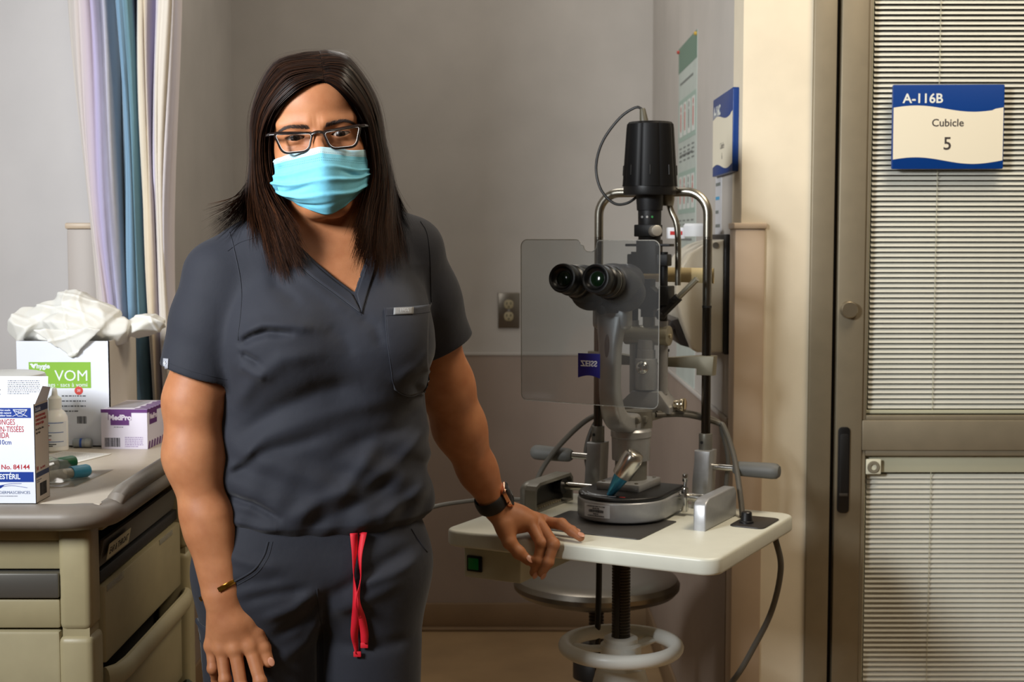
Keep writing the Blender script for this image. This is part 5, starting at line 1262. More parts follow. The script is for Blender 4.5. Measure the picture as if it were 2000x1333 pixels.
# chest pocket with bar label
PK = [(-.1765,1.190),(-.1135,1.1915)]
def pk(u, v):
    xl = -.1765+.0115*v; xr = -.1200-.0005*v; zt = 1.190+.0015*u; zb = 1.0645+.012*max(0,(.35-u)/.35)
    return (xl+(xr-xl)*u, zt+(zb-zt)*v)
pko = patch('chest_pocket', pk, 24, 36, M_scrub, BVT, topo, .0030, .0028)
VT2 = [pk(0,v/20) for v in range(21)]+[pk(u/10,1) for u in range(1,11)]
seam('pocket_stitch', VT2[::3]+[VT2[-1]], .0008, off=.0026, par=pko); seam('pocket_stitch', [(-.1755,1.180),(-.145,1.1808),(-.116,1.1818)], .0005, off=.0032, par=pko)
def tagfn(x0, x1, z0, z1): return lambda u, v: (x0+(x1-x0)*u, z1+(z0-z1)*v)
tgo = patch('bar_label', tagfn(-.1655,-.1405,1.1805,1.1895), 8, 4, mat('label_grey_cloth', (122,122,122), .6), BVT, topo, .0046, .001)
hp = drape([(-.1640,1.1825),(-.1410,1.1830)], BVT, .0053)
if len(hp) == 2:
    hx = (hp[1]-hp[0]).normalized(); text('FIGS', .0068, frame(((hp[0]+hp[1])/2-POV), hx, (0,0,1)) @ Matrix.Translation((0,.0010,.0006)), mat('label_thread', (210,212,214), .6), tgo, align='CENTER', spacing=1.15)
# seams
seam('armhole_seam', [(-.396,1.296),(-.388,1.280),(-.3765,1.240),(-.3705,1.193),(-.372,1.150)], .0009)
seam('yoke_seam', [(-.394,1.270),(-.378,1.282),(-.352,1.290)], .0007)
seam('armhole_seam', [(-.134,1.312),(-.124,1.295),(-.1195,1.263),(-.119,1.219),(-.119,1.165)], .0009)
seam('hem_stitch', [(-.488,1.121),(-.465,1.1155),(-.444,1.109),(-.415,1.100),(-.394,1.093)], .0005)
stg = patch('sleeve_label', tagfn(-.4800,-.4710,1.1095,1.1225), 5, 5, mat('label_silver_cloth', (150,152,160), .6), BVT, topo, .0016, .001)
hp = drape([(-.4780,1.1160),(-.4730,1.1160)], BVT, .0024)
if len(hp) == 2:
    KM2 = frame((hp[0]+hp[1])/2-POV, (hp[1]-hp[0]).normalized(), (0,0,1)); MB().box((-.0028,-.0009,0),(.0028,.0009,.0003), M=KM2).box((-.0009,-.0028,0),(.0009,.0028,.0003), M=KM2).build('cross_mark', mat('label_thread'), stg, False)

# ------------------------------------------------------------------ trousers, drawstring and shoes
def trouser_sdf(P):
    x, z = P[:,0], P[:,2]; lx, lf = tloc(P)
    a = np.interp(z, (.66,.72,.78,.84,.90,.93), (.160,.163,.163,.158,.148,.138)).astype(f32); b = np.interp(z, (.66,.72,.78,.84,.90,.93), (.105,.108,.108,.102,.092,.085)).astype(f32)
    k = ((np.abs(lx+.012)/a)**2.4+(np.abs(lf-.0)/b)**2.4)**(1/2.4); p = (k-1)*b
    p = smax(p, .745-z, .09); p = np.maximum(p, z-.925)
    lr = rcone(P, tw(-.092,-.002,.80), tw(-.086,.0,.44), .086, .076); lr = smin(lr, rcone(P, tw(-.086,.0,.44), tw(-.086,-.01,.10), .074, .066), .03)
    ll = rcone(P, tw(.066,-.002,.80), tw(.066,.0,.44), .086, .074); ll = smin(ll, rcone(P, tw(.066,.0,.44), tw(.068,-.01,.10), .073, .066), .03)
    legs = smin(lr, ll, .012); legs = np.maximum(legs, .055-z)
    d = smin(p, legs, .05)
    fr = np.clip((lf-.0)/.03, 0, 1); d = d-foldsum(x, z, PFOLDS)*fr
    d = d+.004*np.exp(-((lx+.012)/.007)**2)*np.clip((.80-z)/.04, 0, 1)*fr
    return d
Xp, Qp = iso_mesh(trouser_sdf, (-.52,1.90,.04), (-.04,2.24,.94), .0034, 5, 1.7)
tro_ = npmesh('trousers', Xp-PO, Qp, M_scrub, pn)
BVP = BVHTree.FromPolygons([tuple(map(float, v)) for v in Xp], [tuple(map(int, q)) for q in Qp])
seam('pocket_edge', [(-.338,.868),(-.344,.848),(-.358,.830),(-.384,.814)], .0013, bvh=BVP, par=tro_); seam('pocket_stitch', [(-.332,.868),(-.338,.846),(-.353,.826),(-.380,.809)], .0006, bvh=BVP, par=tro_)
seam('pocket_edge', [(-.146,.868),(-.135,.848),(-.124,.830)], .0013, bvh=BVP, par=tro_)
seam('fly_seam', [(-.272,.80),(-.2725,.76),(-.273,.70),(-.2735,.64)], .0007, bvh=BVP, par=tro_)
def cg(u, v): return (-.452+.085*u, .742-.012*u+(.60-.742)*v)
cgo = patch('cargo_pocket', cg, 14, 16, M_scrub, BVP, tro_, .004, .0035); seam('pocket_stitch', [cg(0,.02),cg(.5,.02),cg(1,.02)], .0012, bvh=BVP, par=cgo, off=.004); seam('pocket_stitch', [cg(0,.2),cg(.5,.2),cg(1,.2)], .0008, bvh=BVP, par=cgo, off=.004)
M_red = mat('red_cord_cloth', (206,18,40), .65, bump=.2, bscale=1500)
def ribbon(name, keys, w, twist):
    P = smoothpath(keys, 40); vs = []; n = len(P)
    for i, p in enumerate(P):
        q = i/(n-1); a = twist(q); h = BVP.ray_cast(Vector((p.x,1.6,p.z)), Vector((0,1,0))); y = (h[0].y if h[0] else 1.96)-.0065
        d = Vector((math.cos(a), math.sin(a)*.8, 0))*w/2; c = Vector((p.x,y,p.z)); vs += [c-d-POV, c+d-POV]
    o = meshobj(name, vs, [(2*i,2*i+1,2*i+3,2*i+2) for i in range(n-1)], M_red, tro_, True); s = o.modifiers.new('thickness','SOLIDIFY'); s.thickness = .0012; return o
ribbon('drawstring', [(-.2225,1.95,.874),(-.2215,1.95,.845),(-.2225,1.95,.81),(-.2200,1.95,.775),(-.2225,1.95,.745),(-.2245,1.95,.72),(-.2215,1.95,.695)], .0115, lambda q: R(25)+R(230)*q)
ribbon('drawstring', [(-.2095,1.95,.874),(-.2135,1.95,.845),(-.2125,1.95,.81),(-.2165,1.95,.780),(-.2125,1.95,.75),(-.2105,1.95,.725),(-.2115,1.95,.708)], .0115, lambda q: R(-20)-R(190)*q)
for k, (x, z) in enumerate(((-.2215,.6935),(-.2115,.7060))):
    h = BVP.ray_cast(Vector((x,1.6,z)), Vector((0,1,0))); y = (h[0].y if h[0] else 1.96)-.0065
    MB(OP).box((x-.0055,y-.0014,z-.004),(x+.0055,y+.0014,z+.004),.001).build('cord_end', M_red, tro_)
for sx in (-.086,.068):
    c = Vector(tw(sx,.05,0)); fw = Vector((FW[0],FW[1],0)); sd = Vector((EX[0],EX[1],0))
    b = MB(OP); b.prism([(.040*math.cos(t)*(1 if math.sin(t)<0 else .96), .055+.125*math.sin(t)) for t in [2*math.pi*i/28 for i in range(28)]], .024, frame(c-fw*.06, sd, fw, None), .004); sh = b.build('shoe', mat('shoe_black', (24,24,26), .5), pn)
    b = MB(OP); b.sphere(tuple(c-fw*.01+Vector((0,0,.035))), (.038,.07,.04), 20, Matrix.Rotation(PSI,4,'Z')); b.build('shoe_upper', mat('shoe_black'), sh)

# ------------------------------------------------------------------ eyes, brows, lashes
for sg_ in (-1, 1):
    c = hw((sg_*.031,-.0735,-.0008)); fwd = (hw((sg_*.031*.97,-.2,-.012))-c).normalized()
    EMx = Matrix.Translation(c-POV) @ fwd.to_track_quat('Z','Y').to_matrix().to_4x4()
    e = MB(); e.sphere((0,0,0), .0128, 28, None); eo_ = e.build('eyeball', mat('eye_white', (160,144,132), .3), pn); eo_.matrix_local = EMx
    MB().lathe([(.0066,.01105),(.0058,.01180),(.004,.01268),(.0023,.01300)], 24).build('iris', mat('iris_brown', (34,20,13), .35), eo_)
    MB().lathe([(.0025,.01297),(.0012,.01312),(0,.01316)], 20).build('pupil', mat('pupil_black', (4,3,3), .08, spec=1.), eo_)
    MB().lathe([(.0068,.01100),(.0058,.0122),(.0042,.0130),(.0022,.01345),(0,.0136)], 24).build('cornea', clear('cornea_clear', (252,252,252), 0, gloss=.05, fres=.06), eo_)
BVB = BVHTree.FromPolygons([tuple(map(float, v)) for v in Xb], [tuple(map(int, q)) for q in Qb])
def face_pt(lx, lz, off=.0):
    o = hw((lx,-.25,lz)); d = (hw((lx,0,lz))-o).normalized(); h = BVB.ray_cast(o, d)
    return (h[0]-d*off, -d) if h[0] else (hw((lx,-.08,lz)), -d)
def hairs(name, m, strands, w, parent):
    vs, fs = [], []
    for pts in strands:
        n = len(pts); b0 = len(vs)
        for i, p in enumerate(pts):
            t = (pts[min(i+1,n-1)]-pts[max(i-1,0)]).normalized(); s = t.cross(Vector((0,-1,.2))).normalized()*w*(1-.75*i/(n-1)); vs += [p-s-POV, p+s-POV]
        fs += [(b0+2*i,b0+2*i+1,b0+2*i+3,b0+2*i+2) for i in range(n-1)]
    return meshobj(name, vs, fs, m, parent, True)
M_brow = mat('brow_hair', (54,39,32), .75)
BR = {-1: [(-.0110,.0095),(-.022,.0120),(-.037,.0140),(-.046,.0118),(-.0530,.0075)], 1: [(.0115,.0100),(.023,.0132),(.035,.0155),(.045,.0130),(.0530,.0080)]}
for sg_ in (-1, 1):
    K = poly2(BR[sg_], 60); st_ = []
    for i in range(560):
        u = random.random(); a = K[int(u*(len(K)-1))]; wd = .0030*min(1, 4*(u+.10))*min(1,(1.06-u)*1.6)
        x, z = a[0]+random.uniform(-.001,.001), a[1]+random.uniform(-1,1)*wd*.62; L = .006
        dx, dz = sg_*(.35+.65*u), (.85-1.1*u); st_.append([face_pt(x+dx*L*t, z+dz*L*t, .0004+.0007*t)[0] for t in (0,.35,.7,1)])
    hairs('eyebrow', M_brow, st_, .00017, pn)
    st_ = []
    for i in range(90):
        ex = -1+2*i/89; x = sg_*.031+ex*.0132; z = .0030*(1-ex*ex)-.0004; p, n = face_pt(x, z+.0008, .0002)
        b0 = hw((x, -.0735-math.sqrt(max(0,.0139**2-(x-sg_*.031)**2-z*z))*1.0, z)); st_.append([b0, b0+Vector(HR@np.array((ex*.0008,-.0018,.0000), f32)), b0+Vector(HR@np.array((ex*.0018+.0004*math.sin(i*3.1),-.0032,.0012), f32))])
    hairs('eyelashes', M_brow, st_, .00016, pn)

# ------------------------------------------------------------------ hair
KL = np.array([[(.0160,-.0905,.074),(-.026,-.0950,.060),(-.057,-.082,.034),(-.0735,-.053,-.010),(-.0705,-.057,-.075),(-.044,-.098,-.152)],
      [(.0158,-.074,.098),(-.042,-.068,.086),(-.074,-.048,.043),(-.084,-.037,-.010),(-.088,-.045,-.080),(-.070,-.085,-.172)],
      [(.0145,-.030,.117),(-.050,-.020,.098),(-.080,-.005,.046),(-.090,.0,-.020),(-.106,-.008,-.090),(-.116,-.035,-.150)],
      [(.010,.030,.113),(-.046,.052,.090),(-.075,.062,.040),(-.083,.068,-.020),(-.096,.062,-.090),(-.106,.048,-.140)],
      [(.004,.078,.088),(-.020,.098,.062),(-.025,.110,.020),(-.025,.110,-.030),(-.030,.104,-.090),(-.040,.095,-.150)]], f32)
KR = np.array([[(.0165,-.0905,.074),(.040,-.0925,.056),(.0590,-.079,.026),(.0670,-.063,-.010),(.0645,-.064,-.075),(.036,-.098,-.160)],
      [(.0162,-.074,.098),(.052,-.065,.084),(.075,-.045,.040),(.082,-.037,-.015),(.083,-.046,-.085),(.060,-.088,-.178)],
      [(.0150,-.030,.117),(.056,-.018,.096),(.083,-.003,.045),(.088,.0,-.020),(.095,-.008,-.100),(.097,-.042,-.168)],
      [(.0105,.030,.113),(.051,.052,.090),(.075,.062,.040),(.082,.068,-.020),(.090,.062,-.090),(.096,.045,-.150)],
      [(.0045,.078,.088),(.020,.098,.062),(.025,.110,.020),(.025,.110,-.030),(.030,.104,-.090),(.040,.095,-.150)]], f32)
def cr(A, t):
    """Catmull-Rom along axis 0 of A for t in [0,1] (vector of t)"""
    n = len(A)-1; s = np.clip(t, 0, 1)*n; i = np.minimum(s.astype(int), n-1); f = (s-i).reshape((-1,)+(1,)*(A.ndim-1))
    g = lambda k: np.where((k < 0).reshape(f.shape), 2*A[0]-A[1], np.where((k > n).reshape(f.shape), 2*A[n]-A[n-1], A[np.clip(k, 0, n)]))
    a, b, c, d = g(i-1), A[i], A[np.minimum(i+1, n)], g(i+2)
    return .5*(2*b+(c-a)*f+(2*a-5*b+4*c-d)*f*f+(3*b-a-3*c+d)*f**3)
def crown(K):
    a, b = K[:,0], K[:,1]; m = a+(b-a)*.42; m[:,2] = a[:,2]-(a[:,2]-b[:,2])*.27; n_ = m-np.array((0,.005,.01), f32)
    a = a.copy(); a[:,2] -= .0015
    return np.concatenate([a[:,None], m[:,None], K[:,1:]], 1)
KL, KR = crown(KL), crown(KR)
hv, hf, htint = [], [], []
NS = 26
def add_strands(K, side, count, layer, width):
    global hv, hf, htint
    v = np.sort(RNG.random(count)).astype(f32); cols = cr(K, v)                      # count,6,3
    ts = np.linspace(0, 1, NS).astype(f32)
    pts = np.stack([cr(np.swapaxes(cols, 0, 1), np.full(1, t, f32))[0] for t in ts], 1)   # count,NS,3
    ctr = np.array((0,.005,.01), f32); nrm = pts-ctr; nrm[:,:,2] *= np.where(pts[:,:,2] > .03, 1, .15); nrm /= np.linalg.norm(nrm, axis=2, keepdims=True)
    j = RNG.random((count,1,1)).astype(f32); clump = (np.floor(v*46)/46).astype(f32)
    ph = RNG.random((count,1)).astype(f32)*6.28; cph = (clump*91.7)[:,None]
    amp = (ts**1.5)[None,:]
    pts = pts+nrm*(layer[0]+(layer[1]-layer[0])*j)*(.35+.65*np.minimum(1, ts*3))[None,:,None]
    fz = (RNG.standard_normal((count,1)).astype(f32)*np.sin(np.pi*np.clip(ts*1.6,0,1))[None,:])
    pts[:,:,1] += .0022*fz; pts[:,:,2] += .0012*fz*np.roll(np.sign(fz), 1, 0)
    pts[:,:,0] += amp*(.0035*np.sin(cph+3.5*ts)+.0022*np.sin(ph+5*ts)); pts[:,:,1] += amp*(.0040*np.sin(cph*1.7+3*ts)+.0022*np.sin(ph*2+4*ts))
    ln = (RNG.random((count,1)).astype(f32)-.45)*.055; cl = (.012*np.sin(clump*57))[:,None]
    tip = np.maximum(0, ts-.72)[None,:]/.28; pts[:,:,2] += (ln+cl)*tip
    pts[:,:,0] += side*tip**2*(.010*np.sin(clump*77)+.006*RNG.standard_normal(count)*.6)[:,None].astype(f32)
    if side < 0:                                                                     # flicked ends on the shoulder
        m = (v > .40) & (v < .62) & (RNG.random(count) < .30); fl = (tip**1.5)*m[:,None]
        pts[:,:,0] -= fl*(.018+.026*RNG.random((count,1)).astype(f32)); pts[:,:,2] += fl*.024
    Wp = pts@HR.T+H0-PO
    tg = np.gradient(Wp, axis=1); tg /= np.linalg.norm(tg, axis=2, keepdims=True)+1e-9; wn = nrm@HR.T
    sd = np.cross(tg, wn); sd /= np.linalg.norm(sd, axis=2, keepdims=True)+1e-9
    wd = width*(1-.93*ts**4)[None,:,None]*(.7+.6*RNG.random((count,1,1)))
    b0 = sum(len(a) for a in hv)
    V = np.stack([Wp-sd*wd, Wp+sd*wd], 2).reshape(count, NS*2, 3); hv.append(V.reshape(-1,3).astype(f32))
    base = (b0+np.arange(count)*NS*2)[:,None]; k = np.arange(NS-1)*2
    hf.append(np.stack([base+k, base+k+1, base+k+3, base+k+2], 2).reshape(-1, 4))
    tn = np.clip(.28*RNG.random((count,1))**2+(.55*RNG.random((count,1))**3)*(ts[None,:]**2)*1.2+.10*np.sin(clump*131)[:,None]*ts[None,:], 0, 1)
    htint.append(np.repeat(tn, 2, axis=1).ravel())
for K, sd_ in ((KL,-1),(KR,1)):
    add_strands(K, sd_, 5200, (.000,.0045), .00062); add_strands(K, sd_, 900, (.004,.0075), .0005); add_strands(K, sd_, 1800, (-.010,.0), .0011); add_strands(K, sd_, 45, (.006,.016), .00022)
HVt, HFt = np.concatenate(hv), np.concatenate(hf); HT = np.concatenate(htint)
M_hair = bpy.data.materials.new('dark_brown_hair'); M_hair.use_nodes = True; nt = M_hair.node_tree; bs = nt.nodes['Principled BSDF']
bs.inputs['Roughness'].default_value = .40; bs.inputs['Specular IOR Level'].default_value = .26; 
at = nt.nodes.new('ShaderNodeAttribute'); at.attribute_name = 'tint'; rp = nt.nodes.new('ShaderNodeValToRGB'); rp.color_ramp.elements[0].color = srgb(15,10,9); rp.color_ramp.elements[1].color = srgb(96,56,30)
nt.links.new(at.outputs['Fac'], rp.inputs['Fac']); nt.links.new(rp.outputs['Color'], bs.inputs['Base Color'])
ho = npmesh('hair', HVt, HFt, M_hair, pn)
try:
    ta = ho.data.attributes.new('tint', 'FLOAT', 'POINT'); ta.data.foreach_set('value', HT.astype(f32))
except Exception as ex: print('tint', ex)
ho['kind'] = 'stuff'
# dense under-layer that the strands lie on
for K in (KL, KR):
    nv_, nt_2 = 40, 44; cols = cr(K, np.linspace(0,1,nv_).astype(f32)); G = cr(np.swapaxes(cols,0,1), np.linspace(0,.93,nt_2).astype(f32))   # nt,nv,3
    c = G-np.array((0,.005,.01), f32); c[:,:,2] *= np.where(G[:,:,2] > .03, 1, .15); c /= np.linalg.norm(c, axis=2, keepdims=True); G = G-c*.004
    Gw = G.reshape(-1,3)@HR.T+H0-PO; F_ = [(i*nv_+j,i*nv_+j+1,(i+1)*nv_+j+1,(i+1)*nv_+j) for i in range(nt_2-1) for j in range(nv_-1)]
    u_ = meshobj('hair_underlayer', Gw, F_, mat('hair_dark', (24,16,14), .5), ho, True); s = u_.modifiers.new('thickness','SOLIDIFY'); s.thickness = .005

# ------------------------------------------------------------------ surgical mask
MK = np.array([
 [(-.0635,-.050,-.0275),(-.047,-.074,-.0240),(-.024,-.094,-.0205),(.0005,-.1075,-.0180),(.024,-.096,-.0215),(.046,-.076,-.0255),(.0660,-.050,-.0255)],
 [(-.0635,-.056,-.0440),(-.047,-.082,-.0430),(-.024,-.106,-.0415),(.0005,-.1215,-.0405),(.024,-.107,-.0430),(.046,-.082,-.0470),(.0655,-.056,-.0490)],
 [(-.0690,-.054,-.0605),(-.048,-.085,-.0625),(-.024,-.108,-.0625),(.0005,-.1225,-.0620),(.024,-.109,-.0630),(.046,-.085,-.0630),(.0690,-.054,-.0590)],
 [(-.0680,-.052,-.0690),(-.047,-.082,-.0785),(-.024,-.103,-.0850),(.0005,-.1135,-.0870),(.024,-.103,-.0860),(.045,-.081,-.0795),(.0675,-.051,-.0680)],
 [(-.0525,-.052,-.0795),(-.038,-.073,-.0905),(-.020,-.088,-.1005),(.0005,-.0945,-.1085),(.020,-.088,-.1020),(.037,-.071,-.0915),(.0525,-.050,-.0800)]], f32)
nu_, nv_ = 72, 60
uu_ = np.linspace(0,1,nu_+1).astype(f32); vv_ = np.linspace(0,1,nv_+1).astype(f32)
Gm = np.stack([cr(np.swapaxes(cr(MK, np.full(1, v, f32))[0][None], 0, 1)[:,0], uu_) for v in vv_], 0)          # nv+1,nu+1,3
du = np.gradient(Gm, axis=1); dv = np.gradient(Gm, axis=0); nm_ = np.cross(dv, du); nm_ /= np.linalg.norm(nm_, axis=2, keepdims=True)+1e-9
nm_ = np.where((nm_[:,:,1:2] > 0), -nm_, nm_)
U, Vv = np.meshgrid(uu_, vv_)
ss = lambda x, a, b: np.clip((x-a)/(b-a), 0, 1)
pl = np.zeros_like(U)
for v0, amp, dirn in ((.30,.0032,.10),(.50,.0045,-.12),(.70,.0038,.06)):
    t = Vv-(v0+dirn*(U-.5)**2*1.2+.02*np.sin(U*9)); edge = np.clip(np.abs(U-.5)*2, 0, 1)
    pl += amp*(np.exp(-(t/.05)**2)*(t > 0)*1.0+np.exp(-(t/.02)**2)*(t <= 0))*(.35+.65*edge**.6)
pl += .0022*np.exp(-((U-.5)/.03)**2)*np.exp(-((Vv-.1)/.12)**2)                        # nose ridge
pl += -.0028*np.exp(-((Vv-(.62-.5*(U-.22)))/.035)**2)*np.exp(-((U-.25)/.14)**2)-.0025*np.exp(-((Vv-(.42+.6*(U-.78)))/.04)**2)*np.exp(-((U-.80)/.12)**2)
pl += -.0022*np.exp(-((Vv-(.86-.25*(U-.4)))/.03)**2)*np.exp(-((U-.38)/.16)**2)
pl += .0006*np.sin(U*38+Vv*13)*np.exp(-((np.abs(U-.5)-.4)/.2)**2)
Gm = Gm+nm_*(pl+.0015)[:,:,None]
need = np.zeros(U.shape, f32)
for i in range(nv_+1):
    for j in range(nu_+1):
        x_, y_, z_ = map(float, Gm[i,j]); o_ = hw((x_,-.25,z_)); dd = hw((x_,0,z_))-o_; h_ = BVB.ray_cast(o_, dd.normalized())
        if h_[0] is not None:
            fy = float((HR.T@(np.array(h_[0])-H0))[1])
            if fy < -.02: need[i,j] = max(0., y_-(fy-.0022))
for _ in range(3):
    e_ = np.pad(need, 2, mode='edge'); need = np.maximum(need, sum(e_[a:a+nv_+1, b:b+nu_+1] for a in range(5) for b in range(5))/25)
Gm[:,:,1] -= need
Wm = Gm.reshape(-1,3)@HR.T+H0-PO
Fm = [(i*(nu_+1)+j,(i+1)*(nu_+1)+j,(i+1)*(nu_+1)+j+1,i*(nu_+1)+j+1) for i in range(nv_) for j in range(nu_)]
M_mask = mat('mask_blue_nonwoven', (112,190,214), .75, var=.02, scale=200, bump=.25, bscale=1500); M_maskw = mat('mask_white_nonwoven', (176,212,224), .75, bump=.25, bscale=1500)
mk = meshobj('face_mask', Wm, Fm, [M_mask, M_maskw], pn, True)
for p in mk.data.polygons:
    i = p.index//nu_; p.material_index = 1 if i < nv_*.085 else 0
sm_ = mk.modifiers.new('thickness','SOLIDIFY'); sm_.thickness = .0011; sm_.offset = -1
def mpt(u, v, off=.0004):
    i = min(nv_, max(0, int(round(v*nv_)))); j = min(nu_, max(0, int(round(u*nu_)))); return Vector((Gm[i,j]+nm_[i,j]*off)@HR.T+H0-PO)
ds = MB()
for vv2 in (.085,.175,.205):
    for k in range(58):
        u0 = .02+k*.0166; a, b_ = mpt(u0, vv2), mpt(u0, vv2); 
        j = u0*nu_; j0 = int(j); f_ = j-j0; i = int(round(vv2*nv_))
        A_ = Gm[i,j0]*(1-f_)+Gm[i,min(nu_,j0+1)]*f_; N_ = nm_[i,j0]; a = Vector((A_+N_*.0003)@HR.T+H0-PO); 
        t_ = Vector(HR@(Gm[i,min(nu_,j0+1)]-Gm[i,j0])).normalized(); n_ = Vector(HR@N_)
        ds.box((-.00042,-.0002,0),(.00042,.0002,.0002), M=frame(a, t_, n_.cross(t_)))
dso = ds.build('stitch_dashes', mat('stitch_teal', (40,92,116), .7), mk, False); dso['kind'] = 'stuff'
for (u0, u1, side) in ((.004,.055,0),(.945,.996,1)):
    wd = MB()
    for a_ in range(4):
        for b_ in range(6):
            uu2, vv2 = u0+(u1-u0)*a_/3, .56+.16*b_/5; wd.sphere(tuple(mpt(uu2, vv2)), .0006, 6)
    w_o = wd.build('weld_dots', mat('stitch_teal'), mk); w_o['kind'] = 'stuff'
ep0 = [hw((-.0640,-.048,-.030))-POV, hw((-.0685,-.034,-.026))-POV, hw((-.0745,-.012,-.006))-POV, hw((-.080,.008,.016))-POV, hw((-.079,.024,.010))-POV]
ep1 = [hw((-.0685,-.050,-.062))-POV, hw((-.0705,-.036,-.045))-POV, hw((-.076,-.012,-.028))-POV, hw((-.081,.012,-.038))-POV, hw((-.079,.026,-.020))-POV]
for e_ in (ep0, ep1):
    MB().tube(smoothpath([tuple(p) for p in e_],24), .0011, 8).build('ear_loop', mat('loop_white', (214,216,218), .7), mk)
    MB().tube(smoothpath([tuple(hw(((-1)*(HR.T@(np.array(p)+PO-H0))[0], (HR.T@(np.array(p)+PO-H0))[1], (HR.T@(np.array(p)+PO-H0))[2]))-POV) for p in e_],24), .0011, 8).build('ear_loop', mat('loop_white'), mk)

# ------------------------------------------------------------------ glasses
gl = empty('glasses', (0,0,0)); gl.parent = pn
M_fr = mat('tortoise_acetate', (24,16,14), .25, var=.35, scale=120, coat=.3); M_in = mat('pale_inner_rim', (188,182,178), .35)
def lens_outline(s, g=0.):
    C4 = [(s*(.0585+g),.0068+g),(s*(.0072-g),.0030+g),(s*(.0150-g*.6),-.0208-g),(s*(.0500+g),-.0208-g)]
    rr = [.0045,.0055,.0085,.0085]; out = []
    for i in range(4):
        p = Vector(C4[i]); a = Vector(C4[i-1]); b = Vector(C4[(i+1)%4]); da = (a-p).normalized(); db = (b-p).normalized(); r = rr[i]
        for t in range(7):
            q = t/6; out.append((p+da*r)*(1-q)**2+p*2*q*(1-q)+(p+db*r)*q*q)
    return out
def gy(x): return -.1035+.0105*(abs(x)/.058)**2
for s in (-1, 1):
    O_ = lens_outline(s)
    MB().tube([hw((p.x,gy(p.x),p.y))-POV for p in O_], [(.0021,.0015)]*len(O_), 10, closed=True, flat=None).build('rim', M_fr, gl)
    I_ = lens_outline(s, -.0012); MB().tube([hw((p.x,gy(p.x)-.0012,p.y))-POV for p in I_], .00045, 6, closed=True).build('rim_edge', M_in, gl)
    tb_ = MB(); tb_.tube([hw((s*(.0085+.0495*i/8), gy(.0085+.0495*i/8)-.0002, .0036+.0042*i/8))-POV for i in range(9)], [(.0012+.0014*min(1,i/4),.0014) for i in range(9)], 8); tb_.build('brow_bar', M_fr, gl)
    vs = [hw((p.x,gy(p.x),p.y))-POV for p in lens_outline(s,-.0008)]; cx = sum((Vector(p) for p in lens_outline(s,-.0008)), Vector((0,0)))/len(vs)
    vs2 = [hw((cx.x,gy(cx.x)-.0012,cx.y))-POV]+vs; meshobj('lens', vs2, [(0,i+1,(i+1)%len(vs)+1) for i in range(len(vs))], clear('spectacle_lens', (252,252,253), 0, gloss=.05, fres=.12), gl, True)
    MB().tube([hw((s*.0570,-.0925,.0068))-POV, hw((s*.0640,-.0905,.0070))-POV, hw((s*.0675,-.083,.0070))-POV, hw((s*.0715,-.05,.0065))-POV, hw((s*.0765,-.005,.006))-POV, hw((s*.0775,.018,.000))-POV, hw((s*.077,.034,-.016))-POV], [(.0026,.0018)]*7, 8).build('temple_arm', M_fr, gl)
MB().tube([hw((-.0085,-.1030,.0020))-POV, hw((-.004,-.1045,.0034))-POV, hw((0,-.105,.0038))-POV, hw((.004,-.1045,.0034))-POV, hw((.0085,-.1030,.0020))-POV], [(.0026,.0018)]*5, 8).build('bridge', M_fr, gl)
for s in (-1,1): MB().sphere(tuple(hw((s*.0112,-.0975,-.009))-POV), (.0014,.003,.0045), 10).build('nose_pad', clear('nose_pad_clear', (235,235,230), .3, (210,200,190)), gl)
# earring
er = MB(); n=28; c = hw((-.0715,-.0160,-.0545)); er.tube([c+Vector(HR@np.array((.003*math.sin(2*math.pi*i/n), .0068*math.cos(2*math.pi*i/n), .0075*math.sin(2*math.pi*i/n)), f32))-POV for i in range(n)], .0012, 8, closed=True); er.build('hoop_earring', mat('earring_silver', (200,196,190), .18, 1.), pn)

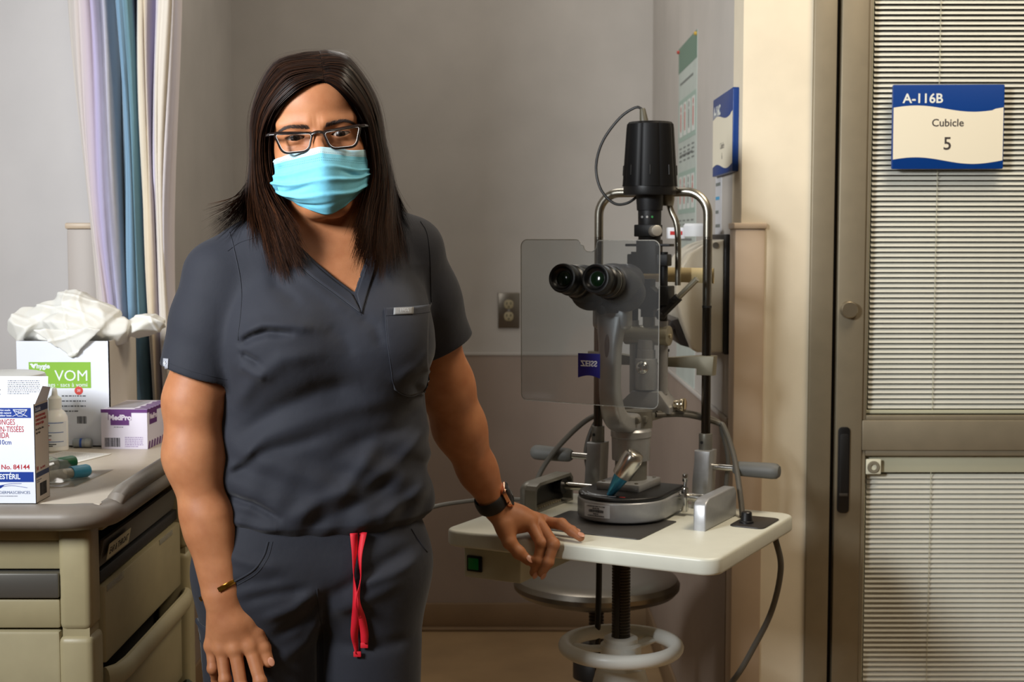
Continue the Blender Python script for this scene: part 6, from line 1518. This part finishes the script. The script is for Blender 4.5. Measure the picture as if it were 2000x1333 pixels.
# ------------------------------------------------------------------ watch, bracelet, nails
wt = empty('smartwatch', (0,0,0)); wt.parent = pn
wc_ = Vector((-.0345,2.3205,.856)); wd_ = (Vector(WL)-Vector((-.056,2.296,.908))).normalized()
up_ = Vector((.86,-.16,.45)); up_ = (up_-wd_*up_.dot(wd_)).normalized(); sd__ = wd_.cross(up_)
def ringpt(a, rx, ry): return wc_+up_*ry*math.cos(a)+sd__*rx*math.sin(a)-POV
n = 48; b = MB(); b.tube([ringpt(2*math.pi*i/n, .0290, .0255) for i in range(n)], [(.0022,.0115)]*n, 10, closed=True, flat=tuple(up_)); b.build('strap', mat('watch_strap_black', (16,16,17), .6), wt)
WM = frame(wc_+up_*.0262-POV, sd__, wd_)
MB().prism(rrect(.034,.038,.009,5), .0085, WM @ Matrix.Translation((0,0,-.002)), .0022, 3).build('case', mat('rose_gold', (232,176,146), .22, 1.), wt)
MB().prism(rrect(.0325,.0365,.0085,5), .0022, WM @ Matrix.Translation((0,0,.0058)), .0014, 3).build('screen', mat('watch_glass', (6,6,8), .06, spec=.8), wt)
MB().cyl(WM @ Vector((.017,.008,.0025)), WM @ Vector((.0195,.008,.0025)), .0032, n=16, bev=.0005).build('crown', mat('rose_gold'), wt)
bc_ = Vector((-.4060,1.9505,.8010)); bd_ = (Vector(WR)-Vector((-.424,1.962,.90))).normalized(); bu = Vector((.05,-1,.12)); bu = (bu-bd_*bu.dot(bd_)).normalized(); bsd = bd_.cross(bu)
tilt_ = .010
pts = []
for i in range(41):
    a = R(2+291*i/40)
    pts.append(bc_+bu*.0272*math.cos(a)-bsd*.0300*math.sin(a)-bd_*tilt_*math.sin(a)-POV)
b = MB(); b.tube(pts, [(.0008,.0036)]*len(pts), 8, flat=tuple(bu)); b.build('cuff_bracelet', mat('gold', (226,176,84), .12, 1.), pn)
M_nail = mat('fingernail', (190,134,108), .35)
def nail(F, nm, outv, s=1.):
    t0, t1 = Vector(F[nm][2]), Vector(F[nm][3]); ax = (t1-t0).normalized(); o = Vector(outv); o = (o-ax*o.dot(ax)).normalized(); r = FR[nm][3]
    MB().sphere((0,0,0), (r*.72*s, r*.98*s, .0011), 14, frame(t1+o*(r*1.0)+ax*r*.15-POV, o.cross(ax), ax)).build('fingernail', M_nail, pn)
nail(LF,'thumb',(.35,-.75,.5)); nail(LF,'index',(.5,-.8,.1)); nail(LF,'middle',(.6,-.7,.1)); nail(LF,'ring',(-.1,-.3,1)); nail(LF,'pinky',(-.1,-.2,1)); nail(RF,'thumb',(.55,-.75,.2), .82)
